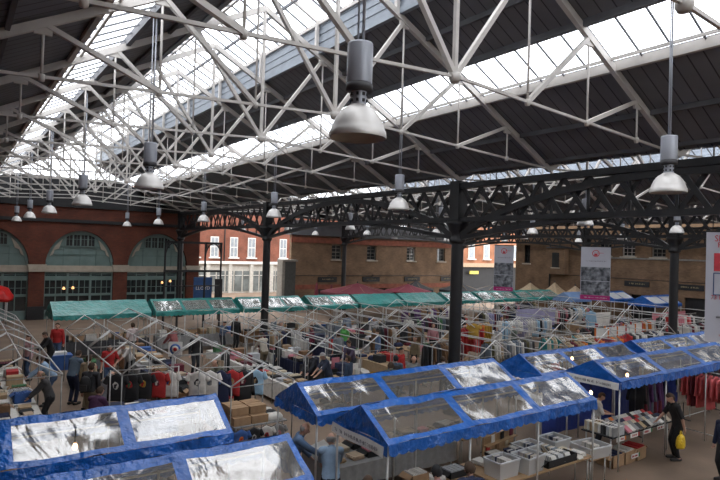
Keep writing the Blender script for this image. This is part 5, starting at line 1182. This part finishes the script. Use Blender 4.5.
for (yc, w, zb, l) in ((24.5, 1.2, 3.05, 'hanging grey and magenta banner nearer the thick column'), (18.12, 1.5, 3.05, 'hanging grey and magenta banner nearer the right hand column')):
    o = empty('hanging_banner', (28.6, yc, 0), l, 'banner', 'grey and magenta hanging banners', R(-58)); H_ = 5.92-zb; z = lambda t: 5.92-H_*t
    MB().box((0, 0, (z(0)+z(1))/2), (w, .02, H_)).build('sheet', M_ban, o)
    MB().box((0, -.016, z(.51)), (w*.97, .01, H_*.26)).build('photo_print', P1, o); MB().box((0, -.016, z(.78)), (w*.97, .01, H_*.26)).build('photo_print', P2, o)
    m_ = MB().box((0, -.016, z(.955)), (w, .012, H_*.085)).build('magenta_strip', M_mag, o)
    mb = MB(); squiggle(mb, -w*.36, w*.4, z(.955), .06, -.024, 3, .004); mb.build('lettering', M_paper, o)
    mb = MB()
    for k in range(20):
        t = 2*PI*k/20; mb.bar((.17*math.cos(t), -.02, z(.12)+.17*math.sin(t)), (.17*math.cos(t+.32), -.02, z(.12)+.17*math.sin(t+.32)), .012, .035)
    squiggle(mb, -.1, .36, z(.11), .07, -.02, 5, .006); mb.box((0, -.02, z(.145)), (.16, .006, .12)); mb.build('emblem', M_redink, o)
    mb = MB(); squiggle(mb, -w*.33, w*.33, z(.265), .05, -.02, 6, .006); mb.build('strap_line', M_ink, o)
    MB().tube((-w/2, 0, 5.94), (w/2, 0, 5.94), .025).build('top_pole', M_black, o)
    for s in (-1, 1): MB().tube((s*w*.4, 0, 5.94), (s*w*.4, 0, 6.45), .01).build('cord', M_black, o)
o = empty('hanging_banner', (14.12, 5.55, 0), 'long white banner with red lettering hanging at the right edge', 'banner', None, R(-65)); w = 1.15; zt, zb = 6.03, 3.58
MB().box((0, 0, (zt+zb)/2), (w, .02, zt-zb)).build('sheet', M_ban, o)
Z = lambda y: zt-(zt-zb)*(y-232)/110
text('SPITALFIELDS', .2, M_redink, o, (-.42, -.02, Z(238.5)), (PI/2, 0, 0), align='LEFT', sx=.86); text('FINE FOOD', .17, M_redink, o, (-.36, -.02, Z(245)), (PI/2, 0, 0), align='LEFT', sx=.9); text('AND', .1, M_redink, o, (-.18, -.02, Z(250)), (PI/2, 0, 0), align='LEFT')
q = MB().box((0, -.015, Z(262)), (.84, .008, .4)).build('red_panel', M_redink, o)
mb = MB(); P = [(-.2+.0*k+.1*math.sin(k*.9), -.024, Z(269)+.3*k/10) for k in range(11)]; mb.path(P, .012, 5); mb.path([(.02+.09*math.cos(t), -.024, Z(263)+.1*math.sin(t)) for t in [k*.5 for k in range(13)]], .012, 5); mb.path([(.2+.07*math.cos(t), -.024, Z(260)+.11*math.sin(t)) for t in [k*.5 for k in range(13)]], .01, 5); mb.build('line_drawing', M_paper, q)
fr = MB()
for s in (-1, 1): fr.box((s*.42, -.016, Z(284)), (.02, .01, .5)); fr.box((0, -.016, Z(284)+s*.24), (.86, .01, .02))
q = fr.build('picture_frame', mat('banner_blue', (.06, .1, .22), .6), o)
mb = MB(); mb.rings([[(.05+.26*math.cos(t)*s, -.02-d, Z(286)+.15*math.sin(t)*s) for t in [2*PI*k/20 for k in range(20)]] for s, d in ((1, 0), (1, .006), (.01, .006))], False); mb.build('dark_badge', M_ink, q)
mb = MB(); mb.box((.05, -.03, Z(286.5)), (.34, .006, .09)); mb.build('badge_band', mat('badge_pink', (.55, .35, .36), .6), q)
text('73 BRUSHFIELD ST', .135, M_redink, o, (-.47, -.02, Z(297.5)), (PI/2, 0, 0), align='LEFT', sx=.9)
mb = MB(); mb.rings([[(.02+.22*math.cos(t)*s, -.02-d, Z(309)+.17*math.sin(t)*s) for t in [2*PI*k/20 for k in range(20)]] for s, d in ((1, 0), (1, .006), (.01, .006))], False); mb.build('grey_badge', mat('badge_grey', (.32, .32, .34), .6), o)
mb = MB(); squiggle(mb, -.36, .3, Z(317), .05, -.02, 8, .006); mb.build('strap_line', M_ink, o); mb = MB(); squiggle(mb, -.3, .35, Z(335), .05, -.02, 9, .006); squiggle(mb, -.0, .35, Z(338), .05, -.02, 10, .006); mb.build('foot_lettering', M_redink, o)
MB().tube((-w/2, 0, zt+.02), (w/2, 0, zt+.02), .025).build('top_pole', M_black, o)
for s in (-1, 1): MB().tube((s*.45, 0, zt+.02), (s*.45, 0, 6.43), .01).build('cord', M_black, o)
# ------------------------------------------------------------------ light and view
w = bpy.data.worlds.new('overcast'); S.world = w; w.use_nodes = True
nt = w.node_tree; bg = nt.nodes['Background']
tc = nt.nodes.new('ShaderNodeTexCoord'); sp = nt.nodes.new('ShaderNodeSeparateXYZ'); nt.links.new(tc.outputs['Generated'], sp.inputs[0])
cr = nt.nodes.new('ShaderNodeValToRGB'); cr.color_ramp.elements[0].position = .0; cr.color_ramp.elements[0].color = (.86, .88, .9, 1)
cr.color_ramp.elements[1].position = .9; cr.color_ramp.elements[1].color = (1, 1, 1, 1); nt.links.new(sp.outputs['Z'], cr.inputs['Fac'])
nt.links.new(cr.outputs['Color'], bg.inputs['Color']); bg.inputs['Strength'].default_value = 4.8
S.view_settings.view_transform = 'Standard'; S.view_settings.look = 'None'; S.view_settings.gamma = 1; S.view_settings.use_curve_mapping = False
S.view_settings.exposure = 0.0
S.cycles.use_denoising = True; S.cycles.max_bounces = 10; S.cycles.diffuse_bounces = 5; S.cycles.transparent_max_bounces = 16
S.cycles.caustics_reflective = False; S.cycles.caustics_refractive = False; S.cycles.sample_clamp_indirect = 6
